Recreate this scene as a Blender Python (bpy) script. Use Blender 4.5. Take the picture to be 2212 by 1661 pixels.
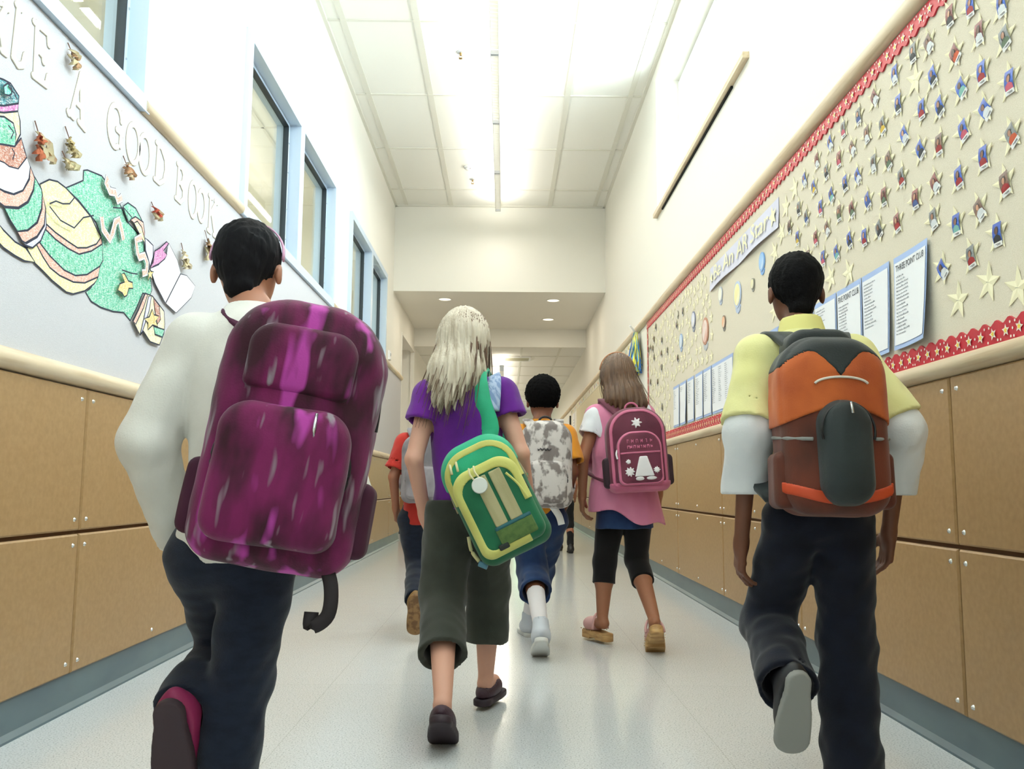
import bpy, bmesh, math, random
import numpy as np
from mathutils import Vector, Matrix, Euler
for o in list(bpy.data.objects): bpy.data.objects.remove(o)
SC=bpy.context.scene; COL=SC.collection
rnd=random.Random(7)
# ---------------------------------------------------------------- camera
cam=bpy.data.cameras.new('camera'); co=bpy.data.objects.new('camera',cam); COL.objects.link(co); SC.camera=co
cam.sensor_width=36.0; cam.sensor_fit='HORIZONTAL'; cam.lens=1880.08/2212*36.0; cam.clip_start=0.02
_r=(0.999938,-0.00912,0.006352); _u=(-0.007369,-0.116297,0.993187); _f=(0.008319,0.993173,0.116357)

R3=Vector(_r).normalized(); F3=Vector(_f).normalized(); U3=R3.cross(F3).normalized(); R3=F3.cross(U3).normalized()
co.matrix_world=Matrix(((R3.x,U3.x,-F3.x,0.0),(R3.y,U3.y,-F3.y,0.0),(R3.z,U3.z,-F3.z,0.7154),(0,0,0,1)))
# ---------------------------------------------------------------- world, colour management
SC.view_settings.view_transform='Standard'; SC.view_settings.look='None'; SC.view_settings.gamma=1.0
SC.view_settings.use_curve_mapping=False; SC.view_settings.exposure=-0.27
WD=bpy.data.worlds.new('sky'); SC.world=WD; WD.use_nodes=True
bg=WD.node_tree.nodes['Background']; bg.inputs[0].default_value=(0.80,0.90,1.0,1); bg.inputs[1].default_value=9.0
# ---------------------------------------------------------------- dimensions (metres)
XL,XR=-1.3986,1.2514; HC=4.237; YE=10.67; HB=3.131; YB=13.25; HF=2.85; YEND=24.4; YBK=-5.0
# ---------------------------------------------------------------- lights of the place, plus added unseen ones
def area(name,loc,rot,sx,sy,power,color,portal=False):
    l=bpy.data.lights.new(name,'AREA'); l.shape='RECTANGLE'; l.size=sx; l.size_y=sy; l.energy=power; l.color=color
    o=bpy.data.objects.new(name,l); o.location=loc; o.rotation_euler=rot; COL.objects.link(o)
    if portal: l.cycles.is_portal=True
    return o
CLER=[(4.28,6.965),(0.45,3.13),(-3.4,-0.7)]  # last two are unseen windows added to bring daylight to the foreground
for y0,y1 in CLER:
    area('clerestory_daylight',(XR+0.42,(y0+y1)/2,3.55),(0,math.radians(90),0),1.2,y1-y0,105 if y0>4 else 140,(0.78,0.88,1.0))
for k in range(-5,3):
    y=6.77+1.225*k+0.55
    area('pendant_uplight',(-0.093,y,3.985),(math.pi,0,0),0.05,1.15,9,(1.0,0.96,0.88))
    area('pendant_downlight',(-0.093,y,3.88),(0,0,0),0.05,1.15,8,(1.0,0.95,0.86))
for x,y in ((-0.787,11.13),(0.624,11.15),(-0.787,12.42),(0.624,12.45)):
    area('can_light',(x,y,HB-0.012),(0,0,0),0.13,0.13,5,(1.0,0.90,0.74))
for k in range(7):
    area('far_pendant_light',(-0.05,14.6+1.3*k,2.56),(0,0,0),0.06,1.15,9,(1.0,0.93,0.80))
    area('far_pendant_uplight',(-0.05,14.6+1.3*k,2.66),(math.pi,0,0),0.06,1.15,5,(1.0,0.93,0.80))
for y0,y1,x in ((-0.5,3.9,0),(4.0,7.2,0),(7.3,10.4,0)):
    area('classroom_light',(-3.15,(y0+y1)/2,2.955),(0,0,0),0.08,2.2,45,(1.0,0.97,0.92)); area('classroom_ceiling_fill',(-3.15,(y0+y1)/2,3.04),(math.pi,0,0),0.08,2.2,110,(1.0,0.97,0.92))  # upward lamp is added to brighten the classroom ceilings
area('side_corridor_light',(-3.5,12.4,2.7),(0,0,0),1.0,0.3,12,(1.0,0.92,0.80))
# ---------------------------------------------------------------- materials
def lin(c):
    if isinstance(c,str):
        c=c.lstrip('#'); c=[int(c[i:i+2],16)/255 for i in (0,2,4)]
    return tuple((v/12.92 if v<=0.04045 else ((v+0.055)/1.055)**2.4) for v in c)+(1.0,)
MATS={}
def mat(name,col,rough=0.6,metal=0.0,spec=0.5,emit=None,es=0.0,noise=None,bump=None,coat=0.0,sheen=0.0,trans=0.0):
    """noise=(colour2, scale(3) or float, lo, hi)  bump=(scale, strength, distance)"""
    if name in MATS: return MATS[name]
    m=bpy.data.materials.new(name); m.use_nodes=True; nt=m.node_tree; b=nt.nodes['Principled BSDF']
    b.inputs['Base Color'].default_value=lin(col); b.inputs['Roughness'].default_value=rough; b.inputs['Metallic'].default_value=metal
    b.inputs['Specular IOR Level'].default_value=spec; b.inputs['Coat Weight'].default_value=coat; b.inputs['Sheen Weight'].default_value=sheen
    b.inputs['Transmission Weight'].default_value=trans
    if emit: b.inputs['Emission Color'].default_value=lin(emit); b.inputs['Emission Strength'].default_value=es
    tc=None
    def coords(scale):
        tc=nt.nodes.new('ShaderNodeTexCoord'); mp=nt.nodes.new('ShaderNodeMapping')
        sc=scale if isinstance(scale,(tuple,list)) else (scale,)*3
        mp.inputs['Scale'].default_value=sc; nt.links.new(tc.outputs['Object'],mp.inputs['Vector']); return mp.outputs['Vector']
    if noise:
        c2,sc,lo,hi=noise[:4]
        n=nt.nodes.new('ShaderNodeTexNoise'); n.inputs['Scale'].default_value=1.0; n.inputs['Detail'].default_value=noise[4] if len(noise)>4 else 3.0
        nt.links.new(coords(sc),n.inputs['Vector'])
        r=nt.nodes.new('ShaderNodeMapRange'); r.inputs['From Min'].default_value=lo; r.inputs['From Max'].default_value=hi
        nt.links.new(n.outputs['Fac'],r.inputs['Value'])
        mx=nt.nodes.new('ShaderNodeMix'); mx.data_type='RGBA'; mx.inputs[6].default_value=lin(col); mx.inputs[7].default_value=lin(c2)
        nt.links.new(r.outputs['Result'],mx.inputs[0]); nt.links.new(mx.outputs[2],b.inputs['Base Color'])
    if bump:
        sc,st,di=bump
        n=nt.nodes.new('ShaderNodeTexNoise'); n.inputs['Scale'].default_value=1.0; n.inputs['Detail'].default_value=4.0
        nt.links.new(coords(sc),n.inputs['Vector'])
        bp=nt.nodes.new('ShaderNodeBump'); bp.inputs['Strength'].default_value=st; bp.inputs['Distance'].default_value=di
        nt.links.new(n.outputs['Fac'],bp.inputs['Height']); nt.links.new(bp.outputs['Normal'],b.inputs['Normal'])
    MATS[name]=m; return m
def glassmat():
    if 'pane_glass' in MATS: return MATS['pane_glass']
    m=bpy.data.materials.new('pane_glass'); m.use_nodes=True; nt=m.node_tree
    for n in list(nt.nodes):
        if n.type!='OUTPUT_MATERIAL': nt.nodes.remove(n)
    out=[n for n in nt.nodes if n.type=='OUTPUT_MATERIAL'][0]
    t=nt.nodes.new('ShaderNodeBsdfTransparent'); t.inputs[0].default_value=(0.93,0.97,0.96,1)
    g=nt.nodes.new('ShaderNodeBsdfGlossy'); g.inputs['Roughness'].default_value=0.02
    fr=nt.nodes.new('ShaderNodeLayerWeight'); fr.inputs['Blend'].default_value=0.5
    pw=nt.nodes.new('ShaderNodeMath'); pw.operation='POWER'; pw.inputs[1].default_value=4.0; nt.links.new(fr.outputs['Facing'],pw.inputs[0])
    mr=nt.nodes.new('ShaderNodeMapRange'); mr.inputs['To Min'].default_value=0.03; mr.inputs['To Max'].default_value=0.6; nt.links.new(pw.outputs[0],mr.inputs['Value'])
    mx=nt.nodes.new('ShaderNodeMixShader'); nt.links.new(mr.outputs['Result'],mx.inputs[0]); nt.links.new(t.outputs[0],mx.inputs[1]); nt.links.new(g.outputs[0],mx.inputs[2])
    nt.links.new(mx.outputs[0],out.inputs[0]); MATS['pane_glass']=m; return m
M_wall=mat('cream_paint','#f3f0e6',0.75,bump=(60.0,0.08,0.002))
M_ceil=mat('ceiling_tile','#f3f2ea',0.9,bump=(250.0,0.15,0.001))
M_tee=mat('ceiling_tee','#e2e0d4',0.5)
M_fabl=mat('off_white_board_fabric','#cfced0',0.9,noise=('#c3c2c4',(40,500,500),0.35,0.65),bump=((60,250,700),0.5,0.002))
M_fabr=mat('beige_board_fabric','#e4dcca',0.9,noise=('#d8cfba',(40,300,600),0.35,0.65),bump=((60,250,700),0.5,0.002))
M_panel=mat('brown_fibreboard','#a9885e',0.36,noise=('#9e7d53',(60,60,60),0.3,0.7),bump=(300.0,0.05,0.001))
M_edge=mat('fibreboard_edge','#a9844f',0.5)
M_gap=mat('panel_backing','#6d4a2a',0.8)
M_rail=mat('maple_rail','#dcc9aa',0.38,noise=('#bfa47e',(30,2.2,50),0.52,0.75,5.0),bump=((80,4,120),0.05,0.001))
M_base=mat('blue_grey_vinyl_base','#52646e',0.35,noise=('#5f7177',(6,3,8),0.35,0.7))
M_frame=mat('pale_blue_frame_paint','#c6d6e6',0.35)
M_gasket=mat('dark_gasket','#26323c',0.5)
M_white=mat('white_paint','#f6f6f4',0.45)
M_screw=mat('zinc_screw','#d6d8d6',0.25,metal=0.9)
def floormat():
    m=bpy.data.materials.new('speckled_vinyl_tile'); m.use_nodes=True; nt=m.node_tree; b=nt.nodes['Principled BSDF']; N=nt.nodes.new; L=nt.links.new
    b.inputs['Roughness'].default_value=0.15; b.inputs['Specular IOR Level'].default_value=0.6
    tc=N('ShaderNodeTexCoord')
    v=N('ShaderNodeTexNoise'); v.inputs['Scale'].default_value=210; v.inputs['Detail'].default_value=2; L(tc.outputs['Object'],v.inputs['Vector'])
    r=N('ShaderNodeValToRGB'); e=r.color_ramp.elements; e[0].position=0.33; e[0].color=lin('#a6aaab'); e[1].position=0.44; e[1].color=lin('#d6d9da')
    e2=r.color_ramp.elements.new(0.60); e2.color=lin('#dadddd'); e3=r.color_ramp.elements.new(0.70); e3.color=lin('#e9ebec')
    L(v.outputs['Fac'],r.inputs[0])
    bk=N('ShaderNodeTexBrick'); bk.offset=0.0; bk.inputs['Scale'].default_value=1.0; bk.inputs['Mortar Size'].default_value=0.0011
    bk.inputs['Brick Width'].default_value=1.22; bk.inputs['Row Height'].default_value=1.22
    bk.inputs['Color1'].default_value=(1,1,1,1); bk.inputs['Color2'].default_value=(.97,.97,.97,1); bk.inputs['Mortar'].default_value=(.78,.78,.76,1)
    mp=N('ShaderNodeMapping'); mp.inputs['Location'].default_value=(0.62,0.4,0); L(tc.outputs['Object'],mp.inputs['Vector']); L(mp.outputs['Vector'],bk.inputs['Vector'])
    mx=N('ShaderNodeMix'); mx.data_type='RGBA'; mx.blend_type='MULTIPLY'; mx.inputs[0].default_value=1.0
    L(r.outputs[0],mx.inputs[6]); L(bk.outputs['Color'],mx.inputs[7]); L(mx.outputs[2],b.inputs['Base Color'])
    n=N('ShaderNodeTexNoise'); n.inputs['Scale'].default_value=9; n.inputs['Detail'].default_value=6; L(tc.outputs['Object'],n.inputs['Vector'])
    bp=N('ShaderNodeBump'); bp.inputs['Strength'].default_value=0.06; bp.inputs['Distance'].default_value=0.01; L(n.outputs['Fac'],bp.inputs['Height']); L(bp.outputs['Normal'],b.inputs['Normal'])
    return m
M_floor=floormat()
# ---------------------------------------------------------------- mesh helpers
class MB:
    def __init__(s): s.v=[];s.f=[];s.m=[]
    def add(s,vs,fs,mi=0):
        n=len(s.v); s.v+=[tuple(q) for q in vs]; s.f+=[tuple(n+i for i in f) for f in fs]; s.m+=[mi]*len(fs)
    def box(s,x0,x1,y0,y1,z0,z1,mi=0):
        vs=[(x,y,z) for x in (x0,x1) for y in (y0,y1) for z in (z0,z1)]
        s.add(vs,[(0,1,3,2),(4,6,7,5),(0,4,5,1),(2,3,7,6),(0,2,6,4),(1,5,7,3)],mi)
    def bevbox(s,x0,x1,y0,y1,z0,z1,b,side,mi=0):
        """box whose face towards +x (side=1) or -x (side=-1) is chamfered by b"""
        xb,xf=(x0,x1) if side>0 else (x1,x0); xm=xf-side*b
        vs=[(xb,y0,z0),(xb,y1,z0),(xb,y1,z1),(xb,y0,z1),(xm,y0,z0),(xm,y1,z0),(xm,y1,z1),(xm,y0,z1),(xf,y0+b,z0+b),(xf,y1-b,z0+b),(xf,y1-b,z1-b),(xf,y0+b,z1-b)]
        fs=[(4,5,9,8),(5,6,10,9),(6,7,11,10),(7,4,8,11),(8,9,10,11),(0,1,5,4),(1,2,6,5),(2,3,7,6),(3,0,4,7),(3,2,1,0)]
        s.add(vs,fs,mi)
    def tube(s,pts,r,n=8,mi=0,caps=True,rs=None):
        pts=[Vector(p) for p in pts]; rings=[]
        for i,p in enumerate(pts):
            t=(pts[min(i+1,len(pts)-1)]-pts[max(i-1,0)]).normalized()
            a=t.cross(Vector((0,0,1))); a=a.normalized() if a.length>1e-3 else Vector((1,0,0)); b=t.cross(a)
            rr=rs[i] if rs else r
            rings.append([p+a*math.cos(2*math.pi*k/n)*rr+b*math.sin(2*math.pi*k/n)*rr for k in range(n)])
        vs=[q for R in rings for q in R]; fs=[]
        for i in range(len(pts)-1):
            for k in range(n): fs.append((i*n+k,i*n+(k+1)%n,(i+1)*n+(k+1)%n,(i+1)*n+k))
        if caps: fs.append(tuple(range(n-1,-1,-1))); fs.append(tuple((len(pts)-1)*n+k for k in range(n)))
        s.add(vs,fs,mi)
    def disc(s,c,ax,r,r2=None,n=24,mi=0,th=0.0):
        """prism disc centre c, axis ax"""
        ax=Vector(ax).normalized(); a=ax.orthogonal().normalized(); b=ax.cross(a); c=Vector(c)
        R=[c+(a*math.cos(2*math.pi*k/n)*r+b*math.sin(2*math.pi*k/n)*r) for k in range(n)]
        R2=[q+ax*th+((q-c)*((r2/r-1) if r2 else 0)) for q in R]
        s.add(R+R2,[tuple(range(n-1,-1,-1)),tuple(range(n,2*n))]+[(k,(k+1)%n,n+(k+1)%n,n+k) for k in range(n)],mi)
    def build(s,name,mats,parent=None,smooth=False,loc=None):
        me=bpy.data.meshes.new(name); me.from_pydata(s.v,[],s.f)
        if not isinstance(mats,(list,tuple)): mats=[mats]
        for m in mats: me.materials.append(m)
        me.polygons.foreach_set('material_index',s.m)
        if smooth: me.polygons.foreach_set('use_smooth',[True]*len(s.f))
        me.update(); o=bpy.data.objects.new(name,me); COL.objects.link(o)
        if parent: o.parent=parent
        if loc is not None: o.location=loc
        return o
def tag(o,label=None,cat=None,group=None,kind=None):
    if label: o['label']=label
    if cat: o['category']=cat
    if group: o['group']=group
    if kind: o['kind']=kind
    return o

def st(o,label=None,cat='room'):
    o['kind']='structure'
    if label: o['label']=label; o['category']=cat
    return o
def empty(name,loc=(0,0,0),rot=None):
    o=bpy.data.objects.new(name,None); o.empty_display_size=0.05; COL.objects.link(o); o.location=loc
    if rot: o.rotation_euler=rot
    return o
def text_mesh(s,size,font_depth=0.001):
    cu=bpy.data.curves.new('t','FONT'); cu.body=s; cu.size=size; cu.extrude=font_depth; cu.align_x='CENTER'; cu.align_y='CENTER'; cu.resolution_u=3
    o=bpy.data.objects.new('t',cu); COL.objects.link(o); bpy.context.view_layer.update()
    me=bpy.data.meshes.new_from_object(o.evaluated_get(bpy.context.evaluated_depsgraph_get()))
    bpy.data.objects.remove(o); return me
# wall-plane helpers: side -1 = left wall (faces +x), side +1 = right wall (faces -x)
def wx(side,off): return (XL+off) if side<0 else (XR-off)
def wall_prism(mb,poly,side,off,th,mi=0):
    x0=wx(side,off); x1=wx(side,off+th); n=len(poly)
    vs=[(x0,y,z) for y,z in poly]+[(x1,y,z) for y,z in poly]
    mb.add(vs,[tuple(range(n)),tuple(range(2*n-1,n-1,-1))]+[(k,(k+1)%n,n+(k+1)%n,n+k) for k in range(n)],mi)
def wall_line(mb,pts,side,off,w,mi=0,closed=False):
    n=len(pts); x=wx(side,off); P=[Vector((p[0],p[1])) for p in pts]; A=[];B=[]
    for i in range(n):
        a=P[(i-1)%n] if (closed or i>0) else P[i]; b=P[(i+1)%n] if (closed or i<n-1) else P[i]
        t=(b-a); t=t.normalized() if t.length>1e-9 else Vector((1,0)); nn=Vector((-t.y,t.x))*w/2
        A.append((x,P[i].x+nn.x,P[i].y+nn.y)); B.append((x,P[i].x-nn.x,P[i].y-nn.y))
    rng=range(n) if closed else range(n-1)
    mb.add(A+B,[(i,(i+1)%n,n+(i+1)%n,n+i) for i in rng],mi)
def star_poly(cy,cz,r,rot=0,inner=0.42,squash=1.0):
    return [(cy+math.sin(rot+math.pi*k/5)*(r if k%2==0 else r*inner)*squash,cz+math.cos(rot+math.pi*k/5)*(r if k%2==0 else r*inner)) for k in range(10)]
# ---------------------------------------------------------------- signed-distance modelling (dense grid + surface nets)
def V3(*a): return np.array(a,dtype=np.float64)
def unit(v): v=np.asarray(v,float); return v/(np.linalg.norm(v)+1e-12)
def frame_from(fwd,up=(0,0,1)):
    f=unit(fwd); u=np.asarray(up,float); u=unit(u-f*(u@f)); r=np.cross(f,u); return np.stack([r,f,u],1)   # columns right, forward, up
def capsule(a,b,ra,rb=None,sx=1.0,flat=False,side=None):
    a=np.asarray(a,float); b=np.asarray(b,float); rb=ra if rb is None else rb; ab=b-a; L2=ab@ab+1e-12; ax=unit(ab)
    if side is not None: s=unit(np.asarray(side,float)-ax*(np.asarray(side,float)@ax))
    def f(P):
        pa=P-a; t=np.clip((pa@ab)/L2,0,1); d=pa-t[...,None]*ab
        if side is not None: d=d+ (d@s)[...,None]*s*(1.0/sx-1.0)
        q=np.linalg.norm(d,axis=-1)-(ra+(rb-ra)*t)
        if flat: q=np.maximum(q,(P-b)@ax)
        return q
    R=max(ra,rb)*max(1,sx); return f,np.minimum(a,b)-R,np.maximum(a,b)+R
def ellipsoid(c,r,M=None):
    c=np.asarray(c,float); r=np.asarray(r,float)
    def f(P):
        q=P-c
        if M is not None: q=q@M
        k0=np.linalg.norm(q/r,axis=-1); k1=np.linalg.norm(q/(r*r),axis=-1)+1e-9; return k0*(k0-1)/k1
    R=r.max() if M is not None else r; return f,c-R,c+R
def rbox(c,h,r,M=None):
    c=np.asarray(c,float); h=np.asarray(h,float)
    def f(P):
        q=P-c
        if M is not None: q=q@M
        q=np.abs(q)-(h-r); return np.linalg.norm(np.maximum(q,0),axis=-1)+np.minimum(q.max(-1),0)-r
    R=np.linalg.norm(h) if M is not None else h; return f,c-R,c+R
_q=np.random.RandomState(3); _K=_q.normal(size=(14,3)); _K/=np.linalg.norm(_K,axis=1)[:,None]; _PH=_q.uniform(0,6.28,14)
def wav(P,scale,seed=0):
    S=np.asarray(scale,float)*np.ones(3); o=0
    Q=P*S
    for i in range(7):
        k=_K[(i+seed)%14]; o=o+np.sin((Q@k)*(1+0.37*i)+_PH[(i*3+seed)%14]+1.3*np.sin((Q@_K[(i+5+seed)%14])*0.6))
    return o/4.0
class SDF:
    def __init__(s,lo,hi,h):
        s.lo=np.asarray(lo,float); s.h=h; s.n=np.ceil((np.asarray(hi,float)-s.lo)/h).astype(int)+1; s.D=np.full(tuple(s.n),0.5,dtype=np.float32)
    def sub(s,lo,hi):
        i0=np.clip(np.floor((lo-s.lo)/s.h).astype(int),0,s.n-1); i1=np.clip(np.ceil((hi-s.lo)/s.h).astype(int)+1,1,s.n)
        if (i1<=i0).any(): return None
        ax=[s.lo[k]+s.h*np.arange(i0[k],i1[k]) for k in range(3)]; return tuple(slice(i0[k],i1[k]) for k in range(3)),np.stack(np.meshgrid(*ax,indexing='ij'),-1)
    def add(s,pr,k=0.012):
        f,lo,hi=pr; m=k+3*s.h; r=s.sub(lo-m,hi+m)
        if r is None: return s
        sl,P=r; a=s.D[sl]; b=f(P).astype(np.float32)
        if k>0: hh=np.clip(0.5+0.5*(b-a)/k,0,1); s.D[sl]=b*(1-hh)+a*hh-k*hh*(1-hh)
        else: s.D[sl]=np.minimum(a,b)
        return s
    def cut(s,pr,k=0.004):
        f,lo,hi=pr; m=k+3*s.h; r=s.sub(lo-m,hi+m)
        if r is None: return s
        sl,P=r; a=s.D[sl]; b=-f(P).astype(np.float32); s.D[sl]=np.maximum(a,b); return s
    def band(s,fn,w=0.04):
        idx=np.nonzero(np.abs(s.D)<w); P=np.stack([s.lo[k]+s.h*idx[k] for k in range(3)],-1); s.D[idx]=fn(P,s.D[idx]).astype(np.float32); return s
    def keep(s,fn):
        idx=np.nonzero(s.D<0.05); P=np.stack([s.lo[k]+s.h*idx[k] for k in range(3)],-1); s.D[idx]=np.maximum(s.D[idx],fn(P)).astype(np.float32); return s
    def copy(s):
        c=SDF.__new__(SDF); c.lo=s.lo; c.h=s.h; c.n=s.n; c.D=s.D.copy(); return c
    def mesh(s,name,mt,parent=None,origin=(0,0,0),smooth=True):
        D=s.D; D[0]=D[-1]=0.5; D[:,0]=D[:,-1]=0.5; D[:,:,0]=D[:,:,-1]=0.5
        I=D<0; nx,ny,nz=D.shape
        c=np.zeros((nx-1,ny-1,nz-1),np.uint8)
        for a in (0,1):
            for b in (0,1):
                for e in (0,1): c+=I[a:nx-1+a,b:ny-1+b,e:nz-1+e]
        act=(c>0)&(c<8); idx=np.nonzero(act); N=len(idx[0]); ID=np.full(act.shape,-1,np.int64); ID[idx]=np.arange(N)
        co=[(a,b,e) for a in (0,1) for b in (0,1) for e in (0,1)]; vals={q:D[idx[0]+q[0],idx[1]+q[1],idx[2]+q[2]] for q in co}
        acc=np.zeros((N,3)); cnt=np.zeros(N)
        for q in co:
            for ax in range(3):
                if q[ax]==0:
                    p=list(q); p[ax]=1; p=tuple(p); v0,v1=vals[q],vals[p]; cr=(v0<0)!=(v1<0); t=np.where(cr,v0/np.where(cr,v0-v1,1),0)
                    pos=np.array(q,float)[None,:]*np.ones((N,1)); pos[:,ax]=t; acc+=pos*cr[:,None]; cnt+=cr
        V=(acc/cnt[:,None]+np.stack(idx,-1))*s.h+s.lo-np.asarray(origin,float)
        F=[]
        for ax in range(3):
            sl0=[slice(1,-1)]*3; sl1=[slice(1,-1)]*3; sl0[ax]=slice(0,-1); sl1[ax]=slice(1,None)
            A=I[tuple(sl0)]; B=I[tuple(sl1)]; u,v=(ax+1)%3,(ax+2)%3
            for flip,mk in ((False,A&~B),(True,~A&B)):
                i=np.stack(np.nonzero(mk),-1)
                if len(i)==0: continue
                off=np.ones(3,int); off[ax]=0; i=i+off
                def cell(du,dv):
                    j=i.copy(); j[:,u]-=du; j[:,v]-=dv; return ID[j[:,0],j[:,1],j[:,2]]
                q=np.stack([cell(0,0),cell(1,0),cell(1,1),cell(0,1)],-1); F.append(q[:,::-1] if flip else q)
        F=np.concatenate(F); F=F[(F>=0).all(1)]
        me=bpy.data.meshes.new(name); me.vertices.add(N); me.vertices.foreach_set('co',V.astype(np.float32).ravel()); me.loops.add(len(F)*4); me.loops.foreach_set('vertex_index',F.ravel().astype(np.int32))
        me.polygons.add(len(F)); me.polygons.foreach_set('loop_start',np.arange(0,len(F)*4,4,dtype=np.int32)); me.polygons.foreach_set('use_smooth',[smooth]*len(F)); me.update(calc_edges=True)
        for mm in (mt if isinstance(mt,(list,tuple)) else [mt]): me.materials.append(mm)
        o=bpy.data.objects.new(name,me); COL.objects.link(o)
        if parent: o.parent=parent
        return o
# ---------------------------------------------------------------- the room
m=MB(); m.box(XL-2.9,XR+0.1,YBK,YEND+2,-0.08,0.0); st(m.build('floor',M_floor))
# left wall with openings
WIN_L=[(0.55,3.174),(4.46,6.825),(7.60,9.90)]; ZW0,ZW1=2.165,3.125
DO0,DO1,DOZ=11.62,13.25,2.78
def wallbox(side,y0,y1,z0,z1,mb,th=0.14):
    if side<0: mb.box(XL-th,XL,y0,y1,z0,z1)
    else: mb.box(XR,XR+th,y0,y1,z0,z1)
m=MB(); ys=[YBK]+[v for w in WIN_L for v in w]+[YE+0.0]
wallbox(-1,YBK,DO0,0,ZW0,m); wallbox(-1,YBK,DO0,ZW1,HC+0.05,m)
for i in range(0,len(WIN_L)+1):
    a=YBK if i==0 else WIN_L[i-1][1]; b=DO0 if i==len(WIN_L) else WIN_L[i][0]
    wallbox(-1,a,b,ZW0,ZW1,m)
wallbox(-1,DO0,DO1,DOZ,HC+0.05,m); wallbox(-1,DO1,YEND,0,HC+0.05,m)
st(m.build('wall_left',M_wall))
m=MB(); ZC0,ZC1=2.955,4.12
th=0.30
cl=sorted(CLER)
m.box(XR,XR+th,YBK,YEND,0,ZC0); m.box(XR,XR+th,YBK,YEND,ZC1,HC+0.05)
edges=[YBK]+[v for w in cl for v in w]+[YEND]
for i in range(0,len(edges),2): m.box(XR,XR+th,edges[i],edges[i+1],ZC0,ZC1)
st(m.build('wall_right',M_wall))
m=MB(); m.box(XL,XR,YE,YB,HB,HC+0.05); st(m.build('trim_1',M_wall),'cream dropped soffit crossing the corridor with four round recessed lights','soffit')
m=MB(); m.box(XL-0.2,XR+0.3,YBK-0.1,YBK,0,HC+0.1); st(m.build('wall_back',M_wall))
m=MB(); m.box(XL-0.2,-0.75,YEND,YEND+0.1,0,HC); m.box(1.0,XR+0.3,YEND,YEND+0.1,0,HC); m.box(-0.75,1.0,YEND,YEND+0.1,2.45,HC); st(m.build('wall_far',M_wall))
# high ceiling: tiles and tees
m=MB(); m.box(XL-0.1,XR+0.1,YBK,YE,HC,HC+0.06); ce=st(m.build('ceiling',M_ceil))
m=MB()
for x,w in ((-1.25,0.045),(-0.69,0.05),(-0.075,0.05),(0.55,0.05),(1.12,0.045)): m.box(x-w/2,x+w/2,YBK,YE,HC-0.008,HC)
k=-9
while True:
    y=6.268+1.262*k
    if y>YE: break
    m.box(XL,XR,y-0.012,y+0.012,HC-0.009,HC); k+=1
m.box(XL,XL+0.03,YBK,YE,HC-0.02,HC); m.box(XR-0.03,XR,YBK,YE,HC-0.02,HC); m.box(XL,XR,YE-0.03,YE,HC-0.02,HC)
g=m.build('tee_grid',M_tee,ce)
# far ceiling
m=MB(); m.box(XL,XR,YB,YB+0.1,HF,HC+0.05); st(m.build('wall_header',M_wall))
m=MB(); m.box(XL-0.3,XR+0.4,YBK-0.2,YEND+0.3,HC+0.055,HC+0.15); st(m.build('sky_block_roof',M_wall))  # unseen slab added to keep sky light from leaking in above
m=MB(); m.box(XL,XR,YB+0.0,YEND,HF+0.0,HC+0.05); st(m.build('trim_20',M_wall)) if False else None; m=MB(); m.box(XL-0.0,XR+0.0,YB+0.1,YEND,HF,HF+0.05); fc=st(m.build('ceiling',M_ceil))
m=MB()
for x in (-1.0,-0.39,0.26,0.86): m.box(x-0.016,x+0.016,YB,YEND,HF-0.006,HF)
for k in range(9):
    y=14.17+1.27*k; m.box(XL,XR,y-0.012,y+0.012,HF-0.007,HF)
m.build('tee_grid',M_tee,fc)
m=MB(); m.box(XL-2.9,XL-0.13,DO0-0.1,DO1+0.0,DOZ+0.001,DOZ+0.07); st(m.build('ceiling',M_wall))
# side corridor opening on the left: far jamb wall with wainscot and baseboard
m=MB(); m.box(XL-2.9,XL-0.14,DO1,DO1+0.12,0,HF); m.box(XL-2.9,XL-0.14,DO0-0.12,DO0,0,HF); m.box(XL-3.0,XL-2.9,DO0,DO1,0,HF); st(m.build('wall_side_corridor',M_wall))
M_brown=mat('side_corridor_board','#9a6a3c',0.45,noise=('#8d5f33',(30,30,30),0.3,0.7))
m=MB(); m.box(XL-2.8,XL-0.055,DO1-0.02,DO1,0.115,0.555); m.box(XL-2.8,XL-0.055,DO1-0.02,DO1,0.575,1.02); o=st(m.build('trim_2',M_brown),'brown wainscot boards in the side corridor opening on the left','wainscot')
m=MB(); m.box(XL-2.8,XL-0.0,DO1-0.028,DO1-0.001,0,0.11); st(m.build('baseboard_side_corridor',mat('dark_base','#36424c',0.4)))
m=MB(); m.box(XL-0.05,XL+0.012,DO1-0.031,DO1-0.001,0.0,DOZ-0.031); m.box(XL-0.05,XL+0.01,DO0+0.001,DO0+0.03,0,DOZ-0.031); m.box(XL-0.05,XL+0.01,DO0+0.001,DO1-0.001,DOZ-0.030,DOZ-0.001); st(m.build('trim_3',M_wall))
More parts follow.
